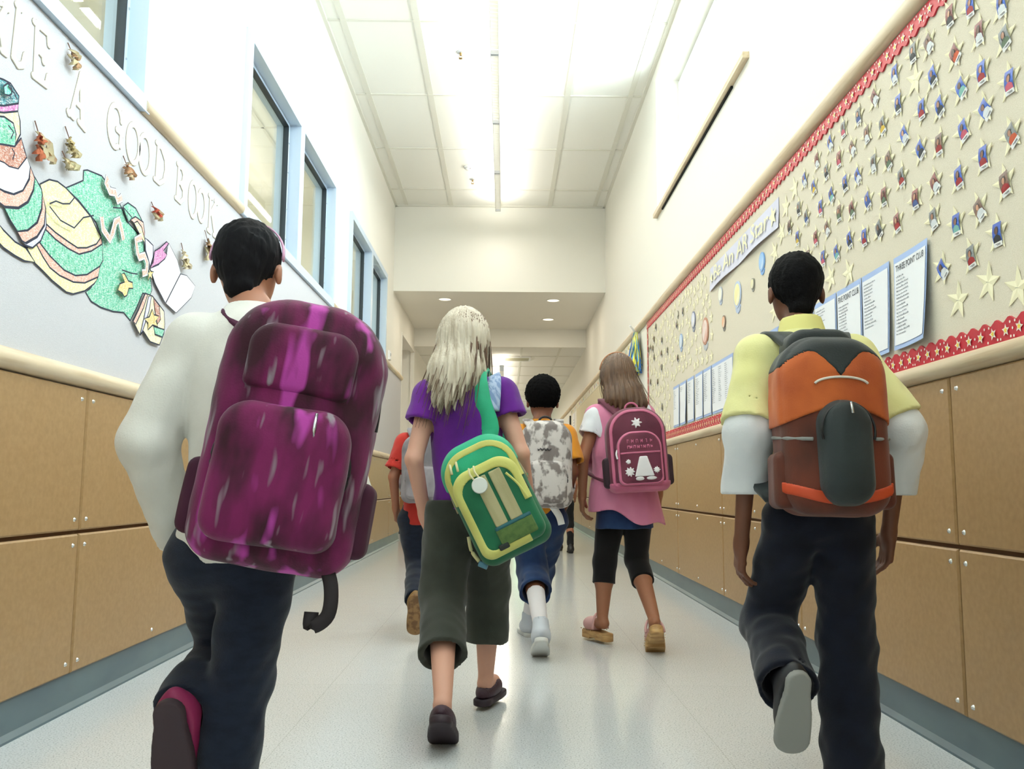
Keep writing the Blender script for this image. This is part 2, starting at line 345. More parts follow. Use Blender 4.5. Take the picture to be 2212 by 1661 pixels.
# ---------------------------------------------------------------- wainscot panels
Z0,ZM0,ZM1,ZT=0.115,0.554,0.566,1.024
tn=4
scr=MB(); scr.disc((0,0,0),(1,0,0),0.0075,0.0052,12,0,0.004); scr.disc((0.004,0,0),(1,0,0),0.0035,0.002,8,0,0.001); scrme=scr.build('screw',M_screw).data; bpy.data.objects.remove(bpy.data.objects['screw'])
def panels(side,seams,th=0.022):
    global tn
    xs0=XL if side<0 else XR
    m=MB(); y0,y1=seams[0],seams[-1]
    if side<0: m.box(XL,XL+0.003,y0,y1,0.1,ZT-0.002)
    else: m.box(XR-0.003,XR,y0,y1,0.1,ZT-0.002)
    st(m.build('trim_%d'%tn,M_gap)); tn+=1
    for i in range(len(seams)-1):
        a,b=seams[i]+0.004,seams[i+1]-0.004
        for row,(z0,z1) in enumerate(((Z0,ZM0),(ZM1,ZT))):
            m=MB(); 
            if side<0: m.bevbox(XL+0.003,XL+th,a,b,z0,z1,0.0055,1)
            else: m.bevbox(XR-th,XR-0.003,a,b,z0,z1,0.0055,-1)
            nm='trim_%d'%tn; tn+=1
            p=st(m.build(nm,M_panel))
            xx=XL+th if side<0 else XR-th
            if a<13:
              for yy in ((a+0.035),(a+b)/2,(b-0.035)):
                for zz in (z0+0.035,z1-0.035):
                    s=bpy.data.objects.new('screw',scrme); COL.objects.link(s); s.parent=p; s.location=(xx,yy,zz)
                    if side>0: s.rotation_euler=(0,0,math.pi)
SL=[2.873+1.2755*k for k in range(-2,7)]; SL=SL[:7]+[10.53,DO0]
panels(-1,SL)
SR=[2.382+1.2765*k for k in range(-2,18)]
panels(1,SR)
panels(-1,[DO1+0.02+1.275*k for k in range(0,9)])
# half-round rails, full-height
def halfround(name,side,y0,y1,zc,hh,dd,label=None):
    m=MB(); n=14; prof=[]
    for k in range(n+1):
        a=-math.pi/2+math.pi*k/n; prof.append((abs(math.cos(a))**0.75*dd,zc+math.sin(a)*hh))
    ys=[y0,y1]; vs=[(wx(side,d),y,z) for y in ys for d,z in prof]; N=n+1
    fs=[(k,k+1,N+k+1,N+k) for k in range(n)]+[(n,0,N,2*n+1)]
    fs+=[tuple(range(n+1)),tuple(range(2*n+1,n,-1))]
    m.add(vs,fs); o=m.build(name,M_rail,smooth=False)
    for p in o.data.polygons[:n]: p.use_smooth=True
    return st(o)
def nextt():
    global tn; tn+=1; return 'trim_%d'%(tn-1)
halfround(nextt(),-1,YBK,DO0,1.061,0.032,0.045)
halfround(nextt(),1,YBK,YEND,1.053,0.028,0.045)
halfround(nextt(),-1,DO1+0.02,YEND,1.061,0.032,0.04)
halfround(nextt(),1,YBK,YEND,2.185,0.036,0.036)
for y0,y1 in ((3.18,4.42),(6.86,7.56),(9.94,DO0)): halfround(nextt(),-1,y0,y1,2.148,0.03,0.036)
halfround(nextt(),-1,DO1+0.02,YEND,2.148,0.03,0.036)
# baseboards
def baseb(side,y0,y1,nm):
    m=MB(); prof=[(0.010,0.112),(0.014,0.02),(0.028,0.006),(0.030,0.0),(0.0,0.0),(0.0,0.112)]
    N=len(prof); vs=[(wx(side,d),y,z) for y in (y0,y1) for d,z in prof]
    m.add(vs,[(k,(k+1)%N,N+(k+1)%N,N+k) for k in range(N)]+[tuple(range(N)),tuple(range(2*N-1,N-1,-1))])
    # joint lines between lengths
    o=st(m.build(nm,M_base)); return o
jn=[YBK,-1.9,1.3,3.26,5.55,8.2,DO0]
baseb(-1,YBK,DO0,'baseboard_left'); baseb(1,YBK,YEND,'baseboard_right'); baseb(-1,DO1,YEND,'baseboard_left')
# soffit underside frames: recessed lights
def canlight(x,y):
    t=empty('recessed_light',(x,y,HB)); m=MB(); n=28
    pr=[(0.078,0),(0.095,-0.001),(0.092,-0.006),(0.078,-0.006),(0.074,0.0)]
    vs=[(r*math.cos(2*math.pi*k/n),r*math.sin(2*math.pi*k/n),z) for r,z in pr for k in range(n)]
    m.add(vs,[(i*n+k,i*n+(k+1)%n,(i+1)*n+(k+1)%n,(i+1)*n+k) for i in range(len(pr)-1) for k in range(n)])
    m.build('rim',M_white,t,True)
    m=MB(); m.disc((0,0,-0.001),(0,0,-1),0.076,None,28,0,0.002); m.build('lens',mat('lit_lens','#fff3d8',0.4,emit='#fff0cf',es=2.2),t)
    return t
for (x,y),w in zip(((-0.787,11.13),(0.624,11.15),(-0.787,12.42),(0.624,12.45)),('near left','near right','far left','far right')):
    tag(canlight(x,y),'round lit recessed light at the %s corner of the soffit underside'%w,'ceiling light','recessed lights in the soffit')
# ---------------------------------------------------------------- left windows
def hollow(m,y0,y1,z0,z1,w,x0,x1,mi=0):
    m.box(x0,x1,y0,y1,z0,z0+w,mi); m.box(x0,x1,y0,y1,z1-w,z1,mi); m.box(x0,x1,y0,y0+w,z0+w,z1-w,mi); m.box(x0,x1,y1-w,y1,z0+w,z1-w,mi)
def left_window(n,y0,y1,mull):
    t=empty('window_%d'%n,(XL,(y0+y1)/2,ZW0)); t['kind']='structure'; cx,cy,cz=t.location
    def B(m,nm,mt): 
        m.v=[(a-cx,b-cy,c-cz) for a,b,c in m.v]; return m.build(nm,mt,t)
    m=MB(); e=0.035
    # face trim projecting on the corridor side + jamb lining
    hollow(m,y0-e,y1+e,ZW0-0.042,ZW1+0.03,0.058,XL-0.002,XL+0.028)
    hollow(m,y0,y1,ZW0,ZW1,0.022,XL-0.139,XL-0.001)
    if mull:
        m.box(XL-0.1385,XL+0.0272,mull-0.055,mull+0.055,ZW0+0.016,ZW1-0.001)
    B(m,'frame',M_frame)
    spans=[(y0,mull-0.055),(mull+0.055,y1)] if mull else [(y0,y1)]
    for a,b in spans:
        m=MB(); hollow(m,a+0.022,b-0.022,ZW0+0.022,ZW1-0.022,0.028,XL-0.085,XL-0.045); B(m,'glazing_stop',M_frame)
        m=MB(); hollow(m,a+0.048,b-0.048,ZW0+0.048,ZW1-0.048,0.005,XL-0.080,XL-0.0435); B(m,'gasket',M_gasket)
        m=MB(); m.box(XL-0.068,XL-0.062,a+0.03,b-0.03,ZW0+0.03,ZW1-0.03); B(m,'pane',glassmat())
        for zz in (0.15,0.35,0.6,0.8):
            m=MB(); m.disc((XL-0.045,b-0.032,ZW0+zz),(1,0,0),0.006,0.005,10,0,0.003); B(m,'screw',M_screw)
    return t
left_window(1,*WIN_L[0],1.9); left_window(2,*WIN_L[1],5.65); left_window(3,*WIN_L[2],8.78)
# rooms behind the left windows
M_room=mat('classroom_paint','#d9d5c4',0.8)
for n,(y0,y1) in enumerate(((-0.5,3.9),(4.0,7.2),(7.3,10.4))):
    x0=XL-4.2; m=MB(); zt=3.45 if n else 3.45
    m.box(x0-0.05,x0,y0,y1,0.6,zt); m.box(x0,XL-0.141,y0-0.05,y0,0.6,zt); m.box(x0,XL-0.141,y1,y1+0.05,0.6,zt); m.box(x0,XL-0.141,y0,y1,0.55,0.6)
    st(m.build('wall_classroom_%d'%(n+1),M_room))
    m=MB(); m.box(x0,XL-0.141,y0,y1,zt,zt+0.05); c=st(m.build('ceiling',M_ceil))
    m=MB()
    for k in range(1,7): m.box(x0+0.62*k-0.012,x0+0.62*k+0.012,y0,y1,zt-0.006,zt)
    for k in range(1,4): m.box(x0,XL-0.141,y0+1.22*k-0.012,y0+1.22*k+0.012,zt-0.006,zt)
    m.build('tee_grid',M_tee,c)
    # hanging linear lamp of the classroom
    xx=XL-1.75; t=empty('pendant_lamp',(xx,(y0+y1)/2,3.0)); L=(y1-y0)/2-0.35
    m=MB(); m.box(-0.05,0.05,-L,L,-0.03,0.03); m.build('housing',M_white,t)
    m=MB(); m.box(-0.042,0.042,-L+0.02,L-0.02,-0.036,-0.031); m.build('diffuser',mat('classroom_diffuser','#fff8e8',0.4,emit='#fff6e2',es=2.2),t)
    m=MB(); m.tube([(0,-L*0.7,0.03),(0,-L*0.7,zt-3.0)],0.004,6); m.build('stem',M_white,t)
    m=MB(); m.tube([(0,L*0.7,0.03),(0,L*0.7,zt-3.0)],0.004,6); m.build('stem',M_white,t)
    tag(t,['long white classroom lamp seen through the nearest left window','long white classroom lamp seen through the middle left window','long white classroom lamp seen through the farthest left window'][n],'lamp')
# blind behind window 1
t=empty('window_blind',(XL-0.19,1.9,ZW0))
m=MB()
for k in range(52):
    z=0.02+k*0.0185
    vs=[(-0.010,-1.3,z+0.004),(0.010,-1.3,z-0.004),(0.010,0.93,z-0.004),(-0.010,0.93,z+0.004)]; m.add(vs,[(0,1,2,3)])
tag(m.build('slats',mat('blind_white','#eef2f6',0.5),t),kind='stuff')
m=MB(); m.box(-0.02,0.02,-1.3,0.93,0.975,1.01); m.build('head_rail',mat('blind_white','#eef2f6',0.5),t)
m=MB(); m.tube([(0.014,0.5,0.98),(0.014,0.5,0.02)],0.0015,5); m.tube([(0.014,-0.8,0.98),(0.014,-0.8,0.02)],0.0015,5); m.build('cord',M_white,t)
tag(t,'white horizontal slat blind behind the nearest left window','blind')
# ---------------------------------------------------------------- clerestory windows, right wall; two unseen ones added for daylight
M_shade=mat('translucent_shade','#f7fafc',0.8,trans=0.0)
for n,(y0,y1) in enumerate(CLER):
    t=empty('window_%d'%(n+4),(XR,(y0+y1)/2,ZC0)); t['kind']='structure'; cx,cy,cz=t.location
    def B(m,nm,mt):
        m.v=[(a-cx,b-cy,c-cz) for a,b,c in m.v]; return m.build(nm,mt,t)
    m=MB(); hollow(m,y0,y1,ZC0,ZC1,0.05,XR+0.2,XR+0.27); mid=(y0+y1)/2; m.box(XR+0.2,XR+0.27,mid-0.03,mid+0.03,ZC0,ZC1); B(m,'frame',M_white)
    m=MB(); hollow(m,y0+0.05,mid-0.03,ZC0+0.05,ZC1-0.05,0.03,XR+0.18,XR+0.25); hollow(m,mid+0.03,y1-0.05,ZC0+0.05,ZC1-0.05,0.03,XR+0.18,XR+0.25); B(m,'sash',M_white)
    m=MB(); m.box(XR+0.235,XR+0.24,y0+0.05,y1-0.05,ZC0+0.05,ZC1-0.05); B(m,'pane',glassmat())
    m=MB(); m.box(XR-0.035,XR+0.2,y0-0.02,y1+0.02,ZC0-0.03,ZC0+0.004); B(m,'sill',M_rail); m=MB(); m.box(XR-0.012,XR-0.0005,y0+0.3,y1-0.25,ZC0-0.042,ZC0-0.030); B(m,'painted_sill_shadow',mat('painted_shadow_black','#0c0c0c',0.9))  # black strip puts the shade below the sill into colour
# far end: glazed door with daylight
t=empty('door_1',(0.125,YEND+0.05,0)); t['kind']='structure'
m=MB(); m.box(-0.875,-0.82,-0.06,0.05,0,2.45); m.box(0.82,0.875,-0.06,0.05,0,2.45); m.box(-0.82,0.82,-0.06,0.05,2.38,2.45); m.box(-0.03,0.03,-0.05,0.04,0,2.38); m.build('frame',mat('door_frame','#c9bd97',0.5),t)
for s in (-1,1):
    m=MB(); c=s*0.425; m.box(c-0.39,c-0.29,-0.03,0.02,0.0,2.37); m.box(c+0.29,c+0.39,-0.03,0.02,0,2.37); m.box(c-0.29,c+0.29,-0.03,0.02,0,0.3); m.box(c-0.29,c+0.29,-0.03,0.02,2.2,2.37); d=m.build('leaf',mat('far_door','#cfc9a8',0.5),t)
    m=MB(); m.box(c-0.29,c+0.29,-0.008,0.0,0.3,2.2); m.build('pane',glassmat(),d)
    m=MB(); m.box(c-0.28,c+0.28,-0.07,-0.04,1.0,1.04); m.build('push_bar',mat('steel','#a9aaa6',0.3,metal=0.9),d)
m=MB(); m.box(-6,6,YEND+2.0,YEND+2.1,-0.08,2.9); o=m.build('hedge',mat('hedge_green','#a9b596',0.9,noise=('#95a880',(6,6,6),0.35,0.65),bump=(14.0,0.8,0.05))); tag(o,'pale green clipped hedge outside the glazed door at the far end','hedge')
PHOTO_STARS=[(2.19, 2.006, 'b', 0.1, 'r'), (2.051, 1.929, 'b', 0.0, 'w'), (2.296, 2.036, 'r', 0.0, 'k'), (2.157, 1.911, 'r', 0.0, 'w'), (2.049, 1.838, 'g', -0.3, 'g'), (2.423, 2.021, 'n', -0.5, 'w'), (2.517, 2.043, 'g', 0.0, 'k'), (2.283, 1.916, 'r', -0.6, 'o'), (2.642, 2.035, 'b', 0.0, 'w'), (2.408, 1.914, 'b', -0.3, 'k'), (2.157, 1.801, 'b', 0.0, 'r'), (2.261, 1.807, 'b', -0.5, 't'), (2.039, 1.719, 'b', 0.05, 'p'), (2.799, 2.029, 'r', -0.6, 'w'), (2.628, 1.93, 'b', 0.0, 'k'), (2.481, 1.846, 'b', 0.0, 'r'), (2.378, 1.808, 'b', -0.35, 'k'), (2.154, 1.697, 'b', -0.65, 'w'), (2.931, 2.023, 'g', -0.1, 'b'), (3.067, 2.033, 'g', 0.0, 'p'), (2.869, 1.93, 'n', -0.1, 'w'), (2.747, 1.909, 'g', -0.25, 'y'), (2.6, 1.815, 'b', -0.45, 'w'), (2.261, 1.687, 'b', -0.3, 'p'), (2.046, 1.583, 'g', -0.5, 'o'), (3.199, 2.033, 'b', -0.4, 'w'), (2.997, 1.931, 'n', -0.6, 'w'), (2.503, 1.728, 'b', -0.5, 'k'), (2.391, 1.701, 'n', 0.0, 'r'), (3.341, 2.019, 'r', -0.2, 'w'), (3.118, 1.939, 'r', 0.0, 'p'), (2.825, 1.81, 'g', 0.0, 'w'), (2.715, 1.777, 'n', -0.3, 'g'), (2.172, 1.577, 'b', 0.0, 'r'), (3.246, 1.937, 'g', -0.2, 'k'), (2.959, 1.814, 'b', -0.5, 'w'), (3.489, 1.993, 'b', -0.3, 'w'), (3.387, 1.924, 'b', -0.35, 'y'), (3.07, 1.828, 'b', -0.1, 'k'), (2.631, 1.69, 'g', -0.2, 'r'), (2.427, 1.597, 'r', -0.5, 'w'), (2.296, 1.568, 'b', -0.15, 'r'), (2.085, 1.475, 'n', -0.2, 'r'), (3.206, 1.829, 'b', -0.4, 't'), (2.885, 1.7, 'b', -0.35, 'b'), (2.758, 1.672, 'r', 0.0, 'g'), (2.546, 1.591, 'r', 0.0, 'b'), (3.021, 1.713, 'r', -0.3, 'g'), (3.568, 1.896, 'g', 0.0, 'k'), (3.32, 1.818, 'b', 0.0, 'p'), (3.137, 1.738, 'n', 0.0, 'g'), (3.483, 1.831, 'g', -0.3, 'b'), (2.445, 1.497, 'g', -0.2, 'w'), (2.321, 1.443, 'b', 0.0, 't'), (2.206, 1.447, 'n', -0.5, 'w'), (3.694, 1.854, 'n', -0.1, 'k'), (3.262, 1.716, 'n', -0.45, 'w'), (2.807, 1.575, 'g', -0.4, 'k'), (2.674, 1.557, 'r', -0.2, 'r'), (3.595, 1.775, 'b', 0.0, 'y'), (3.384, 1.713, 'r', -0.1, 'p'), (3.052, 1.61, 'b', -0.25, 'k'), (2.923, 1.582, 'b', 0.0, 'r'), (2.129, 1.359, 'b', 0.0, 'k'), (3.177, 1.596, 'b', -0.35, 't'), (3.479, 1.66, 'n', 0.0, 'k'), (3.312, 1.612, 'b', 0.0, 'p'), (2.411, 1.338, 'b', -0.65, 'w'), (2.257, 1.335, 'g', -0.15, 'r')]
BLANK_STARS=[(2.515, 1.953), (3.619, 1.998), (3.738, 1.956), (3.808, 1.857), (3.915, 1.798), (3.247, 1.514), (3.075, 1.491), (2.334, 1.23), (2.184, 1.245), (2.059, 1.202), (3.509, 1.658), (3.948, 1.529)]
MEDALS=[(4.555, 1.726, 0.175, 0.198, 'y'), (4.105, 1.794, 0.113, 0.111, 'b'), (4.269, 1.727, 0.07, 0.081, 'g'), (4.916, 1.814, 0.108, 0.113, 'w'), (5.31, 1.66, 0.208, 0.214, 'r'), (5.64, 1.801, 0.139, 0.195, 'l'), (6.05, 1.728, 0.132, 0.16, 'b2'), (4.853, 1.642, 0.092, 0.093, 'o'), (6.153, 1.95, 0.062, 0.099, 's')]
LETTERS=[('K', 2.27, 1.96, 0.068, 0.138), ('L', 2.365, 1.978, 0.082, 0.174), ('E', 2.478, 1.984, 0.108, 0.178), ('A', 2.712, 1.959, 0.124, 0.173), ('G', 2.979, 1.978, 0.158, 0.169), ('O', 3.13, 1.974, 0.135, 0.16), ('O', 3.235, 1.975, 0.143, 0.163), ('D', 3.391, 1.987, 0.14, 0.166), ('B', 3.61, 1.985, 0.123, 0.166), ('O', 3.759, 1.972, 0.127, 0.173), ('O', 3.865, 1.978, 0.122, 0.158), ('K', 4.014, 1.976, 0.138, 0.18)]
LEAVES=[(2.63, 2.064, 0.082, 0.043), (2.482, 1.718, 0.108, 0.115), (2.653, 1.781, 0.11, 0.101), (2.642, 1.713, 0.093, 0.043), (3.061, 1.857, 0.088, 0.079), (3.33, 1.775, 0.121, 0.076), (3.652, 1.683, 0.083, 0.117), (3.941, 1.811, 0.169, 0.139), (4.094, 1.779, 0.129, 0.109)]
MURAL=[('green', [(2.777, 1.74), (2.801, 1.75), (2.902, 1.767), (2.974, 1.751), (3.033, 1.729), (3.062, 1.709), (3.117, 1.673), (3.199, 1.659), (3.263, 1.656), (3.295, 1.574), (3.351, 1.518), (3.371, 1.475), (3.356, 1.449), (3.287, 1.443), (3.241, 1.377), (3.192, 1.318), (3.135, 1.336), (3.05, 1.323), (2.955, 1.318), (2.883, 1.324), (2.842, 1.346), (2.871, 1.365), (2.909, 1.406), (2.94, 1.48), (2.936, 1.54), (2.922, 1.562), (2.884, 1.596), (2.829, 1.611), (2.757, 1.631), (2.716, 1.636), (2.674, 1.645), (2.726, 1.675), (2.778, 1.706)]), ('yellow', [(2.523, 1.603), (2.571, 1.634), (2.619, 1.645), (2.671, 1.643), (2.757, 1.626), (2.846, 1.603), (2.893, 1.573), (2.923, 1.557), (2.893, 1.524), (2.828, 1.493), (2.768, 1.476), (2.707, 1.479), (2.627, 1.485), (2.563, 1.496), (2.552, 1.539), (2.533, 1.58)]), ('salmon', [(2.563, 1.496), (2.627, 1.485), (2.707, 1.479), (2.768, 1.476), (2.828, 1.493), (2.893, 1.524), (2.923, 1.557), (2.933, 1.535), (2.861, 1.491), (2.78, 1.458), (2.71, 1.457), (2.629, 1.464), (2.565, 1.478)]), ('green', [(2.565, 1.478), (2.629, 1.464), (2.71, 1.457), (2.78, 1.458), (2.861, 1.491), (2.933, 1.535), (2.947, 1.482), (2.926, 1.455), (2.84, 1.405), (2.765, 1.383), (2.691, 1.383), (2.601, 1.405), (2.537, 1.43), (2.554, 1.464)]), ('salmon', [(2.537, 1.43), (2.601, 1.405), (2.691, 1.383), (2.765, 1.383), (2.84, 1.405), (2.926, 1.455), (2.918, 1.416), (2.828, 1.374), (2.753, 1.359), (2.666, 1.359), (2.606, 1.369), (2.563, 1.391), (2.521, 1.419)]), ('yellow', [(2.521, 1.419), (2.563, 1.391), (2.606, 1.369), (2.666, 1.359), (2.753, 1.359), (2.828, 1.374), (2.918, 1.416), (2.892, 1.386), (2.832, 1.348), (2.758, 1.321), (2.714, 1.317), (2.625, 1.333), (2.569, 1.349), (2.521, 1.361), (2.474, 1.394)]), ('yellow', [(2.321, 1.423), (2.353, 1.41), (2.412, 1.394), (2.467, 1.392), (2.521, 1.364), (2.468, 1.353), (2.417, 1.355), (2.359, 1.362), (2.327, 1.373)]), ('teal', [(2.238, 1.799), (2.274, 1.814), (2.3, 1.821), (2.333, 1.826), (2.377, 1.809), (2.377, 1.788), (2.309, 1.75), (2.247, 1.725)]), ('pink', [(2.247, 1.725), (2.309, 1.75), (2.377, 1.788), (2.376, 1.764), (2.311, 1.731), (2.25, 1.708)]), ('yellow', [(2.25, 1.708), (2.311, 1.731), (2.376, 1.764), (2.39, 1.741), (2.397, 1.705), (2.374, 1.665), (2.375, 1.696), (2.358, 1.721), (2.313, 1.72), (2.251, 1.696)]), ('green', [(2.251, 1.696), (2.313, 1.72), (2.358, 1.721), (2.375, 1.696), (2.374, 1.665), (2.401, 1.695), (2.388, 1.671), (2.371, 1.658), (2.323, 1.644), (2.26, 1.624)]), ('rust', [(2.26, 1.624), (2.323, 1.644), (2.371, 1.658), (2.401, 1.695), (2.422, 1.667), (2.436, 1.651), (2.397, 1.602), (2.352, 1.592), (2.329, 1.594), (2.265, 1.585)]), ('white', [(2.436, 1.651), (2.456, 1.631), (2.453, 1.595), (2.427, 1.551), (2.383, 1.525), (2.339, 1.518), (2.285, 1.515), (2.265, 1.585), (2.329, 1.594), (2.352, 1.592), (2.397, 1.602)]), ('salmon', [(2.456, 1.631), (2.484, 1.606), (2.479, 1.569), (2.455, 1.526), (2.411, 1.494), (2.345, 1.475), (2.296, 1.48), (2.285, 1.515), (2.339, 1.515), (2.384, 1.523), (2.427, 1.549), (2.456, 1.593)]), ('green', [(2.483, 1.609), (2.522, 1.587), (2.529, 1.573), (2.53, 1.53), (2.51, 1.481), (2.465, 1.444), (2.415, 1.425), (2.375, 1.446), (2.345, 1.472), (2.411, 1.491), (2.457, 1.524), (2.481, 1.569)]), ('salmon', [(2.529, 1.573), (2.552, 1.537), (2.551, 1.487), (2.516, 1.441), (2.458, 1.404), (2.439, 1.405), (2.415, 1.425), (2.465, 1.443), (2.513, 1.481), (2.532, 1.53)]), ('lavender', [(2.552, 1.535), (2.562, 1.483), (2.537, 1.433), (2.496, 1.4), (2.459, 1.397), (2.446, 1.403), (2.461, 1.403), (2.516, 1.438), (2.551, 1.484)]), ('green', [(3.065, 1.714), (3.1, 1.738), (3.168, 1.739), (3.225, 1.712), (3.239, 1.708), (3.168, 1.707), (3.131, 1.685), (3.117, 1.67), (3.083, 1.69)]), ('salmon', [(3.131, 1.685), (3.168, 1.707), (3.239, 1.708), (3.256, 1.676), (3.26, 1.648), (3.225, 1.685), (3.186, 1.695), (3.16, 1.679)]), ('yellow', [(3.16, 1.679), (3.186, 1.695), (3.225, 1.685), (3.26, 1.648), (3.257, 1.633), (3.199, 1.659)]), ('lavender', [(3.263, 1.653), (3.294, 1.651), (3.339, 1.645), (3.345, 1.6), (3.324, 1.558), (3.303, 1.58), (3.273, 1.608)]), ('white', [(3.491, 1.698), (3.538, 1.678), (3.593, 1.653), (3.636, 1.608), (3.491, 1.448), (3.381, 1.501), (3.325, 1.549), (3.402, 1.583), (3.478, 1.65)]), ('white', [(3.636, 1.604), (3.705, 1.615), (3.814, 1.593), (3.772, 1.531), (3.608, 1.43), (3.496, 1.448)]), ('pink', [(3.467, 1.697), (3.491, 1.696), (3.44, 1.651), (3.479, 1.646), (3.458, 1.623), (3.401, 1.587), (3.358, 1.567), (3.325, 1.551), (3.347, 1.582), (3.355, 1.627), (3.406, 1.655)]), ('stripe', [(3.192, 1.318), (3.241, 1.377), (3.287, 1.443), (3.357, 1.446), (3.413, 1.43), (3.477, 1.411), (3.493, 1.361), (3.489, 1.322), (3.449, 1.268), (3.359, 1.266), (3.29, 1.296), (3.263, 1.275)]), ('salmon', [(3.238, 1.37), (3.287, 1.441), (3.309, 1.441), (3.278, 1.383), (3.218, 1.309), (3.196, 1.317)]), ('lavender', [(3.318, 1.437), (3.344, 1.441), (3.33, 1.381), (3.278, 1.29), (3.263, 1.279)]), ('rust', [(3.366, 1.44), (3.424, 1.423), (3.445, 1.371), (3.416, 1.346), (3.386, 1.393)]), ('green', [(3.381, 1.331), (3.487, 1.337), (3.472, 1.304), (3.399, 1.302)]), ('gold', [(3.072, 1.464), (3.093, 1.473), (3.131, 1.453), (3.166, 1.456), (3.173, 1.435), (3.138, 1.427), (3.126, 1.398), (3.105, 1.388), (3.088, 1.398), (3.051, 1.4), (3.062, 1.426), (3.101, 1.442)]), ('gold', [(3.355, 1.394), (3.375, 1.376), (3.425, 1.38), (3.396, 1.354), (3.421, 1.336), (3.368, 1.334), (3.327, 1.308), (3.324, 1.333), (3.288, 1.344), (3.333, 1.36)]), ('gold', [(3.304, 1.543), (3.322, 1.537), (3.348, 1.542), (3.333, 1.525), (3.339, 1.508), (3.317, 1.514), (3.302, 1.495), (3.303, 1.516), (3.293, 1.526), (3.31, 1.532)]), ('tealdark', [(2.301, 1.811), (2.314, 1.812), (2.324, 1.806), (2.324, 1.792), (2.314, 1.782), (2.292, 1.775), (2.285, 1.795)])]
FIVES=[[(2.916, 1.767), (2.908, 1.744), (2.939, 1.725), (2.98, 1.735), (3.001, 1.713), (3.032, 1.734)], [(2.891, 1.619), (2.906, 1.58), (2.961, 1.56), (2.981, 1.594), (2.994, 1.632), (3.021, 1.65), (3.047, 1.619), (3.066, 1.589)], [(3.218, 1.643), (3.168, 1.618), (3.19, 1.576), (3.204, 1.561), (3.252, 1.581), (3.28, 1.559), (3.277, 1.522), (3.24, 1.509)]]
FOLDS=[[(2.555, 1.553), (2.59, 1.573), (2.631, 1.578), (2.672, 1.592), (2.698, 1.62)], [(2.556, 1.545), (2.624, 1.523), (2.71, 1.525), (2.764, 1.576), (2.833, 1.605)], [(2.966, 1.676), (3.055, 1.702), (3.123, 1.689)], [(3.066, 1.478), (3.142, 1.485), (3.197, 1.495)], [(2.316, 1.697), (2.344, 1.689), (2.333, 1.665)], [(2.341, 1.641), (2.356, 1.633), (2.349, 1.611)], [(2.302, 1.805), (2.33, 1.798), (2.349, 1.787)]]
ORD=['','first','second','third','fourth','fifth','sixth','seventh','eighth','ninth','tenth','eleventh','twelfth','thirteenth','fourteenth','fifteenth','sixteenth','seventeenth','eighteenth','nineteenth','twentieth']; ORD+=['twenty-'+w for w in ORD[1:10]]+['thirtieth']; ORD+=['thirty-'+w for w in ORD[1:10]]
# ================================================================ ceiling fittings of the corridor
M_lamp=mat('lamp_louver_glow','#f6f2e4',0.5,emit='#fffaf0',es=1.4)
M_alu=mat('brushed_aluminium','#c9ccd0',0.35,metal=0.6)
def pendant(y0,y1,x,z,zc,w,label,group):
    t=empty('linear_pendant_lamp',(x,(y0+y1)/2,z)); L=(y1-y0)/2
    m=MB(); h=w/2
    m.box(-h,-h+0.004,-L,L,-0.04,0.05); m.box(h-0.004,h,-L,L,-0.04,0.05); m.build('housing',mat('lamp_housing','#e3e2d8',0.4),t)
    m=MB(); m.box(-h,h,-L,-L+0.012,-0.042,0.052); m.box(-h,h,L-0.012,L,-0.042,0.052); m.build('end_plate',M_alu,t)
    m=MB(); m.box(-h+0.004,h-0.004,-L+0.012,L-0.012,-0.012,-0.008); m.build('diffuser',M_lamp,t)
    m=MB(); n=int((2*L)/0.05)
    for k in range(1,n): m.box(-h+0.004,h-0.004,-L+k*0.05-0.0012,-L+k*0.05+0.0012,-0.038,-0.012)
    m.build('louver',mat('louver_white','#efeee6',0.4),t)
    for yy in (-L*0.85,L*0.85):
        m=MB(); m.tube([(0,yy,0.05),(0,yy,zc-z)],0.003,6); m.build('hanger',M_alu,t)
    return tag(t,label,'ceiling lamp',group)
yy0=6.12-1.232*7
names={7:'third lamp from the soffit in the long pendant row',8:'second lamp from the soffit in the long pendant row',9:'end lamp of the pendant row nearest the soffit'}
for k in range(10):
    a=yy0+1.232*k
    lab=names.get(k) or '%s lamp from the soffit in the long pendant row%s'%(ORD[10-k],', cut by the top edge' if k==6 else '')
    pendant(a+0.003,a+1.229,-0.093,3.93,HC,0.062,lab,'linear pendant lamps in one row along the high ceiling')
for k in range(7):
    a=13.95+1.3*k
    pendant(a,a+1.28,-0.05,2.61,HF,0.07,'%s lamp from the soffit in the row under the low far ceiling'%ORD[k+1],'linear pendant lamps of the far corridor')
def sprinkler(x,y,lab):
    t=empty('fire_sprinkler',(x,y,HC)); m=MB(); m.disc((0,0,0),(0,0,-1),0.038,0.030,20,0,0.008); m.build('escutcheon',M_alu,t,True)
    m=MB(); m.tube([(0,0,-0.006),(0,0,-0.03)],0.009,10); m.tube([(0.009,0,-0.03),(0.014,0,-0.042),(0.0,0,-0.055)],0.003,6); m.tube([(-0.009,0,-0.03),(-0.014,0,-0.042),(0.0,0,-0.055)],0.003,6); m.build('head',mat('brass','#a68c5c',0.3,metal=0.9),t)
    m=MB(); m.disc((0,0,-0.055),(0,0,-1),0.016,0.016,14,0,0.0015); m.build('deflector',mat('brass','#a68c5c',0.3,metal=0.9),t); tag(t,lab,'sprinkler')
sprinkler(-0.38,6.75,'small metal sprinkler head left of the lamps, nearest the camera')
sprinkler(-0.388,9.71,'small metal sprinkler head close to the soffit end of ceiling')
